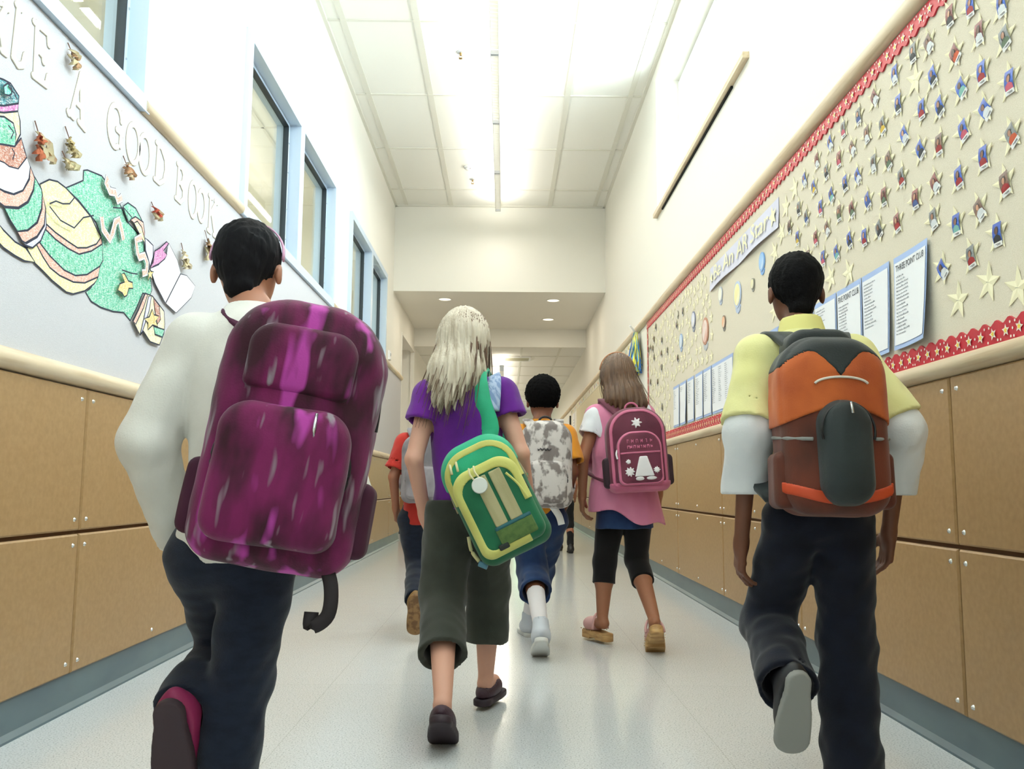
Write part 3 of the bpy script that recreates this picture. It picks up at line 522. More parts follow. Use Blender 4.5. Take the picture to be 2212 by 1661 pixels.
t=empty('smoke_detector',(-0.42,9.32,HC)); m=MB(); m.disc((0,0,0),(0,0,-1),0.052,0.05,24,0,0.016); m.disc((0,0,-0.016),(0,0,-1),0.044,0.028,24,0,0.022); m.build('housing',M_white,t,True)
m=MB(); m.disc((0.02,-0.03,-0.03),(0.4,-0.6,-0.5),0.006,0.005,10,0,0.003); m.build('indicator',mat('indicator','#5a5048',0.3),t); tag(t,'round white smoke detector on the high ceiling','smoke detector')
t=empty('ceiling_vent',(0.2,14.45,HF)); m=MB(); 
for k in range(6): m.box(-0.2,0.2,-0.18+0.065*k,-0.15+0.065*k,-0.02,-0.004)
m.build('louver_blades',mat('vent_grey','#b9b49a',0.5),t); m=MB(); m.box(-0.23,0.23,-0.22,-0.19,-0.022,0); m.box(-0.23,0.23,0.19,0.22,-0.022,0); m.box(-0.23,-0.2,-0.19,0.19,-0.022,0); m.box(0.2,0.23,-0.19,0.19,-0.022,0); m.build('frame',M_white,t); tag(t,'square louvred air vent in the low far ceiling','air vent')
# thermostat-like white plate by the farthest left window
t=empty('thermostat',(XL,10.36,2.27)); m=MB(); m.bevbox(0,0.025,-0.06,0.06,-0.055,0.055,0.006,1); m.build('cover',M_white,t)
m=MB(); m.box(0.025,0.028,-0.03,0.03,-0.01,0.025); m.build('display',mat('grey_display','#b4bcc0',0.2),t); tag(t,'small white thermostat box beside the farthest left window','thermostat')
# ================================================================ tack boards
m=MB(); m.box(XL,XL+0.006,YBK,DO0,1.09,2.12); tag(m.build('tack_board',M_fabl),'long off-white fabric tack board on the left wall under the windows','notice board')
m=MB(); m.box(XR-0.0061,XR-0.0001,YBK,7.56,1.08,2.15); tag(m.build('tack_board',M_fabr),'long beige fabric tack board on the right wall covered in paper stars','notice board')
m=MB(); m.box(XR-0.0061,XR-0.0001,8.25,15.0,1.08,2.15); tag(m.build('tack_board',mat('yellow_board_fabric','#e6dcbc',0.9)),'farther yellowish tack board on the right wall beyond the pompom','notice board')
OB=0.0062
# ================================================================ stars
M_star=mat('pale_yellow_paper','#f3ecca',0.75); M_tag=mat('white_name_tag','#f4f4f2',0.6); M_ink=mat('ink_grey','#6d6d72',0.8)
PH=dict(b=('#1a45a6','blue'),r=('#7c2422','red'),g=('#565c60','grey'),n=('#57392d','brown'))
SH=dict(r=('#a01c20','red'),w=('#dfe3e6','white'),k=('#26292f','dark'),g=('#5a7058','green'),o=('#c8542c','orange'),t=('#7fb9b0','teal'),p=('#c9536b','pink'),b=('#33508f','blue'),y=('#dcb83a','yellow'))
SKIN=['#a06c50','#774a35','#c08c6e','#5a3726']; HAIR=['#15100e','#2b1b13','#46301d','#0e0c0b']
NEARS=[]
def star_mesh(name,r,seed):
    q=random.Random(seed); m=MB(); P=star_poly(0,0,r,q.uniform(-0.35,0.35),0.40); n=len(P)
    # slightly folded card star: tips lift off the board
    vs=[(-0.0015 -(0.002+q.random()*0.004 if k%2==0 else 0.0),y,z) for k,(y,z) in enumerate(P)]+[(-0.003,0,0)]
    back=[(x+0.0012,y,z) for x,y,z in vs]
    fs=[(k,(k+1)%n,n) for k in range(n)]; m.add(vs+back,fs+[(n+1+(k+1)%n,n+1+k,2*n+1) for k in range(n)]+[(k,n+1+k,n+1+(k+1)%n,(k+1)%n) for k in range(n)])
    m.add([(-0.0045,-0.006,-0.0015),(-0.0045,0.006,0.0015),(-0.0045,0.006,0.0022),(-0.0045,-0.006,-0.0008)],[(0,1,2,3)],1)
    return m.build(name,[M_star,M_ink])
def photo(parent,bg,sh,i,tilt,w=0.037,h=0.051):
    q=random.Random(i); c,s=math.cos(tilt),math.sin(-tilt); SHY=-0.005
    def P(y,z,x=-0.0055): 
        # y grows to the far side: a viewer looking at the right wall sees far on the left
        return (x - 0.0035*math.sin((z/h+0.5)*3.0), y*c+z*s+SHY, -y*s+z*c)
    # bowed card with thickness
    m=MB(); N=5
    vs=[]; 
    for k in range(N+1):
        z=-h/2+h*k/N; vs+=[P(-w/2,z),P(w/2,z)]
    m.add(vs,[(2*k,2*k+1,2*k+3,2*k+2) for k in range(N)],0)
    vs2=[(x+0.0008,y,z) for x,y,z in vs]; m.add(vs2,[(2*k+2,2*k+3,2*k+1,2*k) for k in range(N)],4)
    def blob(cy,cz,ry,rz,mi,off):
        n=14; m.add([P(cy+ry*math.cos(2*math.pi*k/n),cz+rz*math.sin(2*math.pi*k/n),-0.0055-off) for k in range(n)],[tuple(range(n))],mi)
    def poly(pp,mi,off): m.add([P(a,b,-0.0055-off) for a,b in pp],[tuple(range(len(pp)))],mi)
    poly([(-w*0.44,-h*0.49),(w*0.44,-h*0.49),(w*0.40,-h*0.24),(w*0.13,-h*0.12),(-w*0.13,-h*0.12),(-w*0.40,-h*0.24)],1,0.0004)
    blob(0,h*0.10,w*0.235,h*0.215,3,0.0006); blob(0,h*0.055,w*0.175,h*0.18,2,0.0008)
    if q.random()<0.4: blob(-w*0.17,-h*0.02,w*0.07,h*0.17,3,0.0005); blob(w*0.17,-h*0.02,w*0.07,h*0.17,3,0.0005)
    o=m.build('portrait_photo',[mat('photo_bg_'+bg,PH[bg][0],0.35,noise=({'b':'#2f68cf','r':'#5f2422','g':'#9aa0a2','n':'#8d6a58'}[bg],(18,18,18),0.4,0.75)),mat('photo_shirt_'+sh,SH[sh][0],0.4),mat('photo_skin_%d'%(i%4),SKIN[i%4],0.4),mat('photo_hair_%d'%(i%4),HAIR[(i//2)%4],0.4),M_tag],parent)
    m=MB(); 
    z0=-h/2-0.010
    m.add([P(-w/2,z0,-0.007),P(w/2,z0,-0.007),P(w/2,-h/2+0.001,-0.007),P(-w/2,-h/2+0.001,-0.007)],[(0,1,2,3)],0)
    m.add([P(-w*0.3,z0+0.0055,-0.0074),P(w*0.25,z0+0.0055,-0.0074),P(w*0.25,z0+0.007,-0.0074),P(-w*0.3,z0+0.007,-0.0074)],[(0,1,2,3)],1)
    m.add([P(-w*0.3,z0+0.003,-0.0074),P(w*0.1,z0+0.003,-0.0074),P(w*0.1,z0+0.0045,-0.0074),P(-w*0.3,z0+0.0045,-0.0074)],[(0,1,2,3)],1)
    m.build('name_tag',[M_tag,M_ink],parent)
allst=[(y,z,i,'p') for i,(y,z,bg_,ti,sh) in enumerate(PHOTO_STARS)]+[(y,z,i,'b') for i,(y,z) in enumerate(BLANK_STARS)]
rows={}
for y,z,i,kk in allst: rows.setdefault(int((2.12-z)/0.1),[]).append((y,i,kk))
RK={}
for r_,L_ in rows.items():
    for j,(y,i,kk) in enumerate(sorted(L_)): RK[(kk,i)]=(ORD[j+1],ORD[r_+1])
for i,(y,z,bgc,ti,sh) in enumerate(PHOTO_STARS):
    s=star_mesh('paper_star',0.053,i); s.location=(XR-OB,y,z); photo(s,bgc,sh,i,ti)
    a,b=RK[('p',i)]
    tag(s,'star with %s%s-backed portrait, %s shirt, %s from right in %s row down'%('tilted ' if abs(ti)>0.25 else '',PH[bgc][1],SH[sh][1],a,b),'paper star','paper stars with portraits on the right board')
for i,(y,z) in enumerate(BLANK_STARS):
    s=star_mesh('paper_star',0.056,100+i); s.location=(XR-OB,y,z); a,b=RK[('b',i)]
    tag(s,'plain pale yellow paper star without photo, %s from right in %s row down'%(a,b),'paper star','plain paper stars on the right board')
# crowded far cluster of small stars
sm=[star_mesh('paper_star',0.042,500+k) for k in range(5)]; pts=[]; q=random.Random(11); tries=0; k=0
while len(pts)<150 and tries<9000:
    tries+=1; y=q.uniform(5.15,7.42); z=q.uniform(1.13,2.04)
    if z<1.50 and y<6.50: continue
    if z>2.06-0.02 and y<5.3: continue
    if z>1.85 and y<5.24: continue
    if any(abs(y-c[0])<c[3]*0.5+0.03 and abs(z-c[1])<c[2]*0.5+0.03 for c in MEDALS): continue
    if any((y-a)**2+(z-b)**2<0.085**2 for a,b in pts): continue
    pts.append((y,z))
for k,(y,z) in enumerate(pts):
    o=sm[k] if k<5 else sm[k%5].copy()
    if k>=5: COL.objects.link(o)
    o.location=(XR-OB,y,z)
    if k%6==0 and y>5.7:
        photo(o,'ngkr'[k%4] if k%4!=2 else 'g','kgkn'[k%4] if k%4!=3 else 'k',k,q.uniform(-0.5,0.2))
        tag(o,'small star with a dark portrait in the crowded cluster left of the planets','paper star','small portrait stars of the far cluster')
    else: tag(o,'small plain yellow paper star in the crowded cluster left of the banner','paper star','small plain stars of the far cluster')
# ================================================================ round paper medals
MC=dict(y=('#f4ecae','#bccbe4','yellow blue-rimmed','#b9c8e2'),b=('#9cc4ee','#84b0e6','bright blue','#7fabe2'),g=('#e8e0b6','#8d8b80','small grey-rimmed cream','#97958c'),w=('#f3f1de','#c9cfda','cream white','#b9c3d6'),r=('#ead9d2','#c08a72','large red-topped white','#b9bcc2'),l=('#dfe1f0','#8a90a8','lavender grey','#9aa0ae'),b2=('#cfe0f4','#9fb6d8','pale blue, lowest,','#a9bcd8'),o=('#ecb58c','#8d7a6c','small orange','#93908a'),s=('#ded9c0','#a5a294','tiny grey','#a9a698'))
for cy,cz,hh,ww,nm in MEDALS:
    c1,c2,dn,c3=MC[nm]; t=empty('paper_medal',(XR-OB,cy,cz)); h=hh*0.5; w=max(ww*0.42,h*0.62); w=min(w,h*0.78); dz=h*0.18; n=32
    E=lambda r: [(w*r*math.cos(2*math.pi*k/n),dz+(h*0.82)*r*math.sin(2*math.pi*k/n)) for k in range(n)]
    def pr(P,o1,o2,mb,mi=0):
        nn=len(P); mb.add([(-o1,y,z) for y,z in P]+[(-o2,y,z) for y,z in P],[tuple(range(nn)),tuple(range(2*nn-1,nn-1,-1))]+[(k,(k+1)%nn,nn+(k+1)%nn,nn+k) for k in range(nn)],mi)
    m=MB(); base=[(-w*0.55,-h*0.45),(-w*0.72,-h*0.62),(-w*0.5,-h*0.86),(-w*0.2,-h*0.95),(0,-h),(w*0.2,-h*0.95),(w*0.5,-h*0.86),(w*0.72,-h*0.62),(w*0.55,-h*0.45)]
    pr(base,0.0,0.004,m); o=m.build('ribbon',mat('medal_ribbon_'+nm,c3,0.6),t)
    m=MB()
    for k in range(4):
        a=-0.5*w+k*w*0.32; m.add([(-0.0045,a,-h*0.62),(-0.0045,a+w*0.05,-h*0.62),(-0.0045,a+w*0.14,-h*0.80),(-0.0045,a+w*0.09,-h*0.80)],[(0,1,2,3)])
    m.build('ribbon_marks',mat('medal_marks','#eef2f6',0.6),o)
    m=MB(); pr(E(1.0),0.002,0.007,m); m.build('rim',mat('medal_rim_'+nm,c2,0.5),t)
    m=MB(); pr(E(0.82),0.007,0.0085,m); m.build('face',mat('medal_face_'+nm,c1,0.45,noise=({'r':'#d9886a','b':'#d6e8f8','y':'#f8f6e6'}.get(nm,'#f1efe6'),(9,9,9),0.45,0.8)),t)
    tag(t,'%s round paper medal on the right board below the banner'%dn if nm in 'yb g w o'.split() or nm in 'ybgwo' else '%s round paper medal among the far small stars'%dn,'paper medal','round paper medals on the right board')
# ================================================================ banner
ya,yb,za,zb=3.832,5.16,1.893,2.035
t=empty('paper_banner',(XR-OB,(ya+yb)/2,(za+zb)/2)); L=(yb-ya)/2; H=(zb-za)/2
m=MB(); N=24
def bow(y): return -0.004-0.012*abs(math.sin((y/L)*math.pi*1.0))**1.5*(0.5)
vs=[]
for k in range(N+1):
    y=-L+2*L*k/N; vs+=[(-0.002,y,H-0.0),(bow(y),y,0),(bow(y)*1.8-0.002,y,-H)]
fs=[]
for k in range(N):
    for j in (0,1): fs.append((3*k+j,3*k+3+j,3*k+4+j,3*k+1+j))
m.add(vs,fs); m.add([(x+0.0008,y,z) for x,y,z in vs],[f[::-1] for f in fs]); m.build('sheet',mat('lavender_paper','#d3d3e4',0.75),t)
me=text_mesh('Be An AR Star',0.135,0.0006); xs=[v.co.x for v in me.vertices]; w_=max(xs)-min(xs); sc_=(2*L*0.80)/w_
for v in me.vertices:
    yy=-(v.co.x)*sc_; zz=v.co.y*0.97+0.004; x=(bow(yy)*(1.0 if zz>-0.02 else 1.5))-0.004-v.co.z; v.co=(x-0.003,yy,zz)
me.materials.clear(); me.materials.append(mat('cream_lettering','#f1ecc8',0.7)); o=bpy.data.objects.new('lettering',me); COL.objects.link(o); o.parent=t
for sy in (-1,1):
    m=MB(); P=star_poly(sy*L*0.90,0.0,0.055 if sy<0 else 0.045,0.2); m.add([(bow(y)-0.007,y,z) for y,z in P]+[(bow(P[0][0])-0.007,sy*L*0.90,0)],[(k,(k+1)%10,10) for k in range(10)]); m.build('printed_star',mat('cream_lettering','#f1ecc8',0.7),t)
tag(t,'pale lavender paper banner reading Be An AR Star in cream letters','banner')
# ================================================================ club lists
M_blue=mat('light_blue_backing','#a9c0ea',0.6); M_page=mat('white_page','#eef0f4',0.6)
def squiggle(m,y0,z,w,seed,x,hh=0.0055,mi=0):
    q=random.Random(seed); y=y0
    while y>y0-w:
        l=q.uniform(0.004,0.012); top=hh*q.uniform(0.5,1.0)
        m.add([(x,y,z),(x,y-l,z),(x,y-l*0.92,z+top*0.5),(x,y-l*0.5,z+top),(x,y-0.001,z+top*0.7)],[(0,1,2,3,4)],mi); y-=l+q.uniform(0.0008,0.003)
def sheet(yr,yl,title,nl,seed,label,curl=0.012,ncol=1,bl=0.0):
    """yr = edge nearer the camera, yl = farther edge"""
    w=yl-yr; t=empty('club_list',(XR-OB,(yr+yl)/2,1.30)); hz=0.150
    def X(y,z,base): # page leans away from wall towards its lower near corner
        u=(-(y)/w+0.5); v=(0.5-z/(2*hz)); return -(base+curl*(u*u)*0.8*(0.35+0.65*v)+curl*0.35*v*v)
    def grid(y0,y1,z0,z1,base,mi,m):
        N=8; vs=[(X(y0+(y1-y0)*i/N,z0+(z1-z0)*j/N,base),y0+(y1-y0)*i/N,z0+(z1-z0)*j/N) for i in range(N+1) for j in range(N+1)]
        m.add(vs,[(i*(N+1)+j,i*(N+1)+j+1,(i+1)*(N+1)+j+1,(i+1)*(N+1)+j) for i in range(N) for j in range(N)],mi)
    m=MB(); grid(-w/2,w/2,-hz,hz-0.002,0.001,0,m); grid(-w/2,w/2,-hz,hz-0.002,0.0003,0,m); m.build('backing',M_blue,t)
    m=MB(); grid(-w/2+0.008,w/2-0.008,-hz+0.014,hz-0.022,0.003,0,m); m.build('page',M_page,t)
    if title:
        me=text_mesh(title,0.03,0.0001); xs=[v.co.x for v in me.vertices]; ww=max(xs)-min(xs); s_=(w*0.84)/ww
        for v in me.vertices:
            yy=-v.co.x*s_; zz=hz-0.042+v.co.y*s_*1.25; v.co=(X(yy,zz,0.0042),yy,zz)
        me.materials.clear(); me.materials.append(mat('heading_ink','#5c6068',0.8)); o=bpy.data.objects.new('heading',me); COL.objects.link(o); o.parent=t
    m=MB()
    for c in range(ncol):
        for k in range(nl):
            zz=hz-(0.070 if title else 0.04)-k*0.0115
            if zz<-hz+0.03: break
            y0=w/2-0.02-c*(w*0.9/ncol); mm=MB(); squiggle(mm,y0,zz,(w/ncol)*random.Random(seed*31+k+c*7).uniform(0.22,0.42),seed*100+k+c*50,0)
            mm.v=[(X(y,z,0.0042),y,z) for x,y,z in mm.v]; m.v_off=len(m.v); m.add(mm.v,mm.f)
    m.build('handwriting_lines',mat('faint_ink','#8f939b',0.8),t,).name='printed_lines'
    tag(t,label,'notice','club lists pinned on the right board')
sheet(2.475,2.716,'THREE POINT CLUB',17,1,'nearest blue-backed white list headed THREE POINT CLUB',0.03)
sheet(2.740,2.965,None,14,2,'blue-backed white list without heading between the two headed ones',0.014)
sheet(2.968,3.195,'FIVE POINT CLUB',17,3,'blue-backed white list headed FIVE POINT CLUB',0.006)
sheet(3.200,3.430,None,8,4,'blue-backed list partly behind the head of the orange-pack child',0.006)
ed=[3.44,3.67,3.90,4.13,4.36,4.59,4.68,4.92,5.17]
for k in range(5): sheet(ed[k],ed[k+1]-0.004,None,18,10+k,'blue-backed list of names hidden behind the child in yellow, %s of five'%ORD[k+1],0.004)
sheet(4.68,5.175,None,18,20,'wide list page with three columns of names left of yellow sleeve',0.005,3)
for k,(a,b,nl,ti) in enumerate(((5.18,5.40,15,None),(5.405,5.63,15,None),(5.66,5.88,12,None),(5.90,6.13,3,None),(6.145,6.37,12,None))):
    sheet(a,b,ti,nl,30+k,'%s narrow blue-backed list counted from the left end of the row'%ORD[5-k],0.012 if k in (3,) else 0.006)
# ================================================================ red star border
M_red=mat('glossy_red_card','#c01c30',0.4); M_bst=mat('border_star_white','#efe6de',0.4); M_byl=mat('border_star_yellow','#f0d24a',0.4)
def border(zbase,zdir,y0,y1,label):
    t=MB(); pitch=0.057; n=int((y1-y0)/pitch); up=[]
    x0=XR-OB-0.0005; x1=XR-OB-0.0035
    st_=[]; K=int((y1-y0)/0.0095)
    for k in range(K+1):
        y=y0+(y1-y0)*k/K; h=0.056+0.0065*math.sin(2*math.pi*(y-y0)/pitch); st_.append((y,h))
    vs=[(x1-0.0015*math.sin((y-y0)*5)**2,y,zbase) for y,h in st_]+[(x1-0.002-0.0015*math.sin((y-y0)*5)**2,y,zbase+zdir*h) for y,h in st_]+[(x0,y,zbase+zdir*h) for y,h in st_]
    N=K+1; t.add(vs,[(k,k+1,N+k+1,N+k) for k in range(K)]+[(N+k,N+k+1,2*N+k+1,2*N+k) for k in range(K)],0)
    for j in range(n):
        c=y0+pitch*(j+0.5); xx=x1-0.0042; P=star_poly(c,zbase+zdir*0.029,0.0165,0.25*((j%3)-1),0.45)
        t.add([(xx,y,z) for y,z in P]+[(xx,c,zbase+zdir*0.029)],[(k,(k+1)%10,10) for k in range(10)],1)
        P=star_poly(c,zbase+zdir*0.029,0.0085,0.25*((j%3)-1),0.5); t.add([(xx-0.0006,y,z) for y,z in P]+[(xx-0.0006,c,zbase+zdir*0.029)],[(k,(k+1)%10,10) for k in range(10)],2)
        for dy,dz in ((0.023,0.010),(-0.02 if j%2 else 0.016,0.047),(0.027,0.030) if j%3==0 else (-0.021,0.011)):
            t.add([(xx,c+dy+0.0032*math.cos(2*math.pi*k/10),zbase+zdir*dz+0.0036*math.sin(2*math.pi*k/10)) for k in range(10)],[tuple(range(10))],1)
    o=t.build('red_star_border',[M_red,M_bst,M_byl]); tag(o,label,'border trim','red star borders around the right board'); return o
border(2.146,-1,1.0,7.50,'scalloped red border strip with stars along the top under the wood rail')
border(1.078,1,1.0,7.50,'scalloped red border strip with stars along the bottom of board')
m=MB(); K=60; vs=[]
for k in range(K+1):
    z=1.12+0.97*k/K; vs+=[(XR-OB-0.003,7.50,z),(XR-OB-0.003,7.452+0.006*math.sin(k*0.9),z)]
m.add(vs,[(2*k,2*k+1,2*k+3,2*k+2) for k in range(K)],0)
for k in range(17):
    c=1.14+0.057*k; P=star_poly(7.476,c,0.014,0.2); m.add([(XR-OB-0.004,y,z) for y,z in P]+[(XR-OB-0.004,7.476,c)],[(j,(j+1)%10,10) for j in range(10)],1)
tag(m.build('red_star_border',[M_red,M_bst]),'narrow upright red border strip at the far end of the board','border trim','red star borders around the right board')
# ================================================================ pompom
t=empty('pompom',(XR-0.04,7.95,2.16)); m=MB(); m.tube([(-0.06,-0.05,0.035),(-0.02,0.0,0.0),(0.0,0.01,-0.03)],0.009,8); m.build('handle',M_white,t,True)
for nm,c,nn,sd in (('blue_strands','#1a70cc',190,1),('yellow_strands','#f0ea58',170,2),('light_blue_strands','#4fa6d8',40,3)):
    q=random.Random(sd); m=MB()
    for k in range(nn):
        a=q.uniform(0,2*math.pi); r=q.uniform(0.02,0.125); x,y=math.cos(a)*r*0.45-0.02,math.sin(a)*r*1.9; L_=q.uniform(0.30,0.40); w=0.0055; P_=[]
        for j in range(7):
            u=j/6; P_.append((x*(0.2+0.9*u)+q.uniform(-.003,.003),y*(0.15+0.95*u**0.8)+q.uniform(-.004,.004),-0.02-L_*u))
        tw=q.uniform(0,3.1); vs=[]
        for j,(a_,b_,c_) in enumerate(P_):
            dx,dy=math.cos(tw+j*0.8)*w,math.sin(tw+j*0.8)*w; vs+=[(a_-dx,b_-dy,c_),(a_+dx,b_+dy,c_)]
        m.add(vs,[(2*j,2*j+1,2*j+3,2*j+2) for j in range(6)])
    o=m.build(nm,mat('tinsel_'+nm,c,0.3),t); tag(o,kind='stuff')
tag(t,'blue and yellow tinsel pompom hanging from the right wood rail','pompom')
# ================================================================ small cards under the far rail
q=random.Random(5); card=None
cc=['#c9a6c8','#d9c878','#9cc4ae','#d8a58c','#b9c8e0']
for k in range(34):
    y=8.35+0.24*k
    m=MB(); m.box(-0.004,0,-0.085,0.085,-0.05,0.05,0); r=0.03
    m.add([(-0.0045,q.uniform(-.05,.05)+math.cos(2*math.pi*j/9)*r*q.uniform(.6,1),math.sin(2*math.pi*j/9)*r*q.uniform(.6,1)) for j in range(9)],[tuple(range(9))],1)
    o=m.build('alphabet_card',[mat('card_cream','#efead6',0.7),mat('card_ink_%d'%(k%5),cc[k%5],0.7)]); o.location=(XR-0.0062 if y<15 else XR-0.001,y,2.092)
    tag(o,'small picture card, %s from near end of the strip under far right rail'%ORD[k+1],'picture card','picture cards in one strip under the rail')
for k,(y,z0,z1,w) in enumerate(((15.6,1.3,2.02,0.26),(17.0,1.3,2.05,0.22))):
    m=MB(); m.box(-0.006,0,-w/2,w/2,0,z1-z0,0)
    for j in range(12): m.box(-0.007,-0.006,-w*0.35,w*0.35*random.Random(j).uniform(.2,1),0.05+j*0.05,0.062+j*0.05,1)
    o=m.build('wall_chart',[M_page,mat('faint_ink','#8f939b',0.8)]); o.location=(XR-0.001,y,z0); tag(o,'%s tall white chart sheet far down the right wall'%('nearer' if k==0 else 'farther'),'chart')
m=MB(); m.box(-0.03,0,-0.02,0.02,0,0.68); o=m.build('wall_bracket',mat('black_metal','#2a2a28',0.5)); o.location=(XR-0.001,16.3,1.36); tag(o,'thin black upright strip between the two far wall charts','bracket')
# ================================================================ paper letters on the left board
M_let=mat('cream_letter_card','#e9e6d8',0.75); M_out=mat('letter_outline_shadow','#a59c8e',0.8)  # darker edge colour stands for pencil line and the card's shadow together
def G(ch):
    if ch=='L': return [[(.22,1),(.20,.12)],[(.08,1),(.36,1)],[(.20,.06),(.55,.0),(.85,.08),(.93,.28)]]
    if ch=='E': return [[(.22,1),(.22,.05)],[(.06,.98),(.85,.98),(.92,.80)],[(.22,.55),(.62,.52),(.66,.42)],[(.12,.04),(.85,.04),(.94,.22)]]
    if ch=='A': return [[(.52,1),(.20,.12),(.05,.02)],[(.52,1),(.80,.08)],[(.32,.38),(.70,.36)],[(.0,.05),(.30,.03)],[(.62,.04),(.98,.0)]]
    if ch=='D': return [[(.2,.98),(.2,.03)],[(.05,.98),(.45,.97),(.82,.76),(.90,.5),(.80,.2),(.45,.03),(.05,.03)]]
    if ch=='B': return [[(.2,.98),(.2,.03)],[(.05,.98),(.5,.97),(.72,.84),(.66,.62),(.45,.54),(.2,.54)],[(.45,.54),(.78,.42),(.82,.2),(.55,.03),(.05,.03)]]
    if ch=='K': return [[(.2,1),(.2,.02)],[(.05,.99),(.38,.99)],[(.05,.02),(.38,.02)],[(.85,.98),(.24,.50)],[(.38,.60),(.88,.03)],[(.70,.99),(.98,.99)],[(.72,.02),(1,.02)]]
    if ch=='O': return [[(.5+.42*math.sin(a*math.pi/12),.5+.47*math.cos(a*math.pi/12)) for a in range(25)]]
    if ch=='G': return [[(.5+.42*math.sin(a*math.pi/12),.5+.47*math.cos(a*math.pi/12)) for a in range(2+1,24-20)] and [(.5+.42*math.sin(-a*math.pi/12+1.0),.5+.47*math.cos(-a*math.pi/12+1.0)) for a in range(0,19)],[(.88,.16),(.88,.46)],[(.60,.46),(.96,.46)],[(.84,.72),(.86,.92)]]
lnames={0:'K cut by the left photo edge',1:'L at the start of the visible lettering',2:'E after the first L',3:'A standing alone in the lettering',4:'G starting the word GOOD',5:'O first in the word GOOD',6:'O second in the word GOOD',7:'D ending the word GOOD',8:'B starting the word BOOK',9:'O first in the word BOOK',10:'O second in the word BOOK',11:'K ending the word BOOK'}
def letter(i,ch,cy,cz,w,h):
    wd=0.020; w=min(w,0.135)*0.92; h=h*0.95
    t=empty('paper_letter',(XL+OB,cy,cz)); hh=0.0011 if False else 0.0022
    for nm,ex,x0,x1,mt in (('outline_and_shadow',0.0022,-0.001,0.0022,M_out),('card',0.0,-0.001,0.0045,M_let)):
        g=SDF((-0.006,-w/2-0.03,-h/2-0.03),(0.012,w/2+0.03,h/2+0.03),hh)
        for s in G(ch):
            P=[((a_-0.5)*w,(b_-0.5)*h) for a_,b_ in s]
            for (a1,b1),(a2,b2) in zip(P[:-1],P[1:]):
                def f(Q,a1=a1,b1=b1,a2=a2,b2=b2):
                    pa=np.stack([Q[...,1]-a1,Q[...,2]-b1],-1); ab=np.array([a2-a1,b2-b1]); tt=np.clip((pa@ab)/(ab@ab),0,1); d=np.linalg.norm(pa-tt[...,None]*ab,axis=-1)-(wd/2+ex); return d
                g.add((f,V3(-0.006,min(a1,a2)-0.02,min(b1,b2)-0.02),V3(0.012,max(a1,a2)+0.02,max(b1,b2)+0.02)),0.0)
        g.keep(lambda Q,x1=x1: Q[...,0]-x1); g.keep(lambda Q,x0=x0: x0-Q[...,0]); g.mesh(nm,mt,t,smooth=False)
    t.rotation_euler=(random.Random(i).uniform(-0.06,0.06),0,0)
    tag(t,'cream paper letter '+lnames[i],'letter','cream cut-out letters on the left board')
for i,(ch,cy,cz,w,h) in enumerate(LETTERS): letter(i,ch,cy,cz,w,h)
# ================================================================ crayon mural figure on the left board
def crayon(name,c,c2,c3='#f4f4ee'):
    if name in MATS: return MATS[name]
    m=mat(name,c,0.8,noise=(c2,(50,130,45),0.42,0.62,4.0)); nt=m.node_tree; b=nt.nodes['Principled BSDF']; src=b.inputs['Base Color'].links[0].from_socket
    tc=nt.nodes.new('ShaderNodeTexCoord'); mp=nt.nodes.new('ShaderNodeMapping'); mp.inputs['Scale'].default_value=(300,110,380); mp.inputs['Rotation'].default_value=(0.6,0,0); nt.links.new(tc.outputs['Object'],mp.inputs[0])
    n=nt.nodes.new('ShaderNodeTexNoise'); n.inputs['Scale'].default_value=1; n.inputs['Detail'].default_value=3; nt.links.new(mp.outputs[0],n.inputs[0])
    r=nt.nodes.new('ShaderNodeMapRange'); r.inputs['From Min'].default_value=0.5; r.inputs['From Max'].default_value=0.62; r.inputs['To Max'].default_value=0.6; nt.links.new(n.outputs[0],r.inputs[0])
    mx=nt.nodes.new('ShaderNodeMix'); mx.data_type='RGBA'; nt.links.new(r.outputs[0],mx.inputs[0]); nt.links.new(src,mx.inputs[6]); mx.inputs[7].default_value=lin(c3); nt.links.new(mx.outputs[2],b.inputs['Base Color']); return m
CR=dict(green=crayon('crayon_green','#86cdb2','#4fb389'),yellow=crayon('crayon_yellow','#f0ebb4','#e9e09a'),salmon=crayon('crayon_salmon','#e9b8a4','#dca08b'),teal=crayon('crayon_teal','#5ba3a8','#31616e'),pink=crayon('crayon_pink','#d98ac0','#b95f9d'),rust=crayon('crayon_rust','#c98f7a','#b3715c'),white=mat('drawing_paper_white','#f0f1f6',0.8),lavender=crayon('crayon_lavender','#d9d6ec','#c9c6e4'),stripe=crayon('crayon_cream','#efe8c4','#dccfa4'),gold=crayon('crayon_gold','#ead58e','#d9bd66'),tealdark=crayon('crayon_mint','#7fe0c0','#62cfa8'))
PN=dict(green='green_panel',yellow='yellow_panel',salmon='salmon_stripe',teal='teal_head',pink='pink_collar',rust='rust_sleeve',white='white_page_shape',lavender='lavender_stripe',stripe='striped_trousers',gold='leaf_shape',tealdark='mint_eye')
M_cray=mat('black_crayon','#2c3040',0.9)
Cy,Cz=2.9,1.55; t=empty('paper_mural_figure',(XL+OB,Cy,Cz))
for i,(c,P) in enumerate(MURAL):
    m=MB(); off=0.0012+0.0004*i; P=[(y-Cy,z-Cz) for y,z in P]; n=len(P)
    m.add([(off-0.001,y,z) for y,z in P]+[(off,y,z) for y,z in P],[tuple(range(n,2*n)),tuple(range(n-1,-1,-1))]+[(k,(k+1)%n,n+(k+1)%n,n+k) for k in range(n)],0)
    mm=MB(); wall_line(mm,P,-1,0,0.0055 if c!='white' else 0.003,1,True); m.add([(off+0.0002,y,z) for x,y,z in mm.v],mm.f,1)
    m.build(PN[c],[CR[c],M_cray],t)
m=MB()
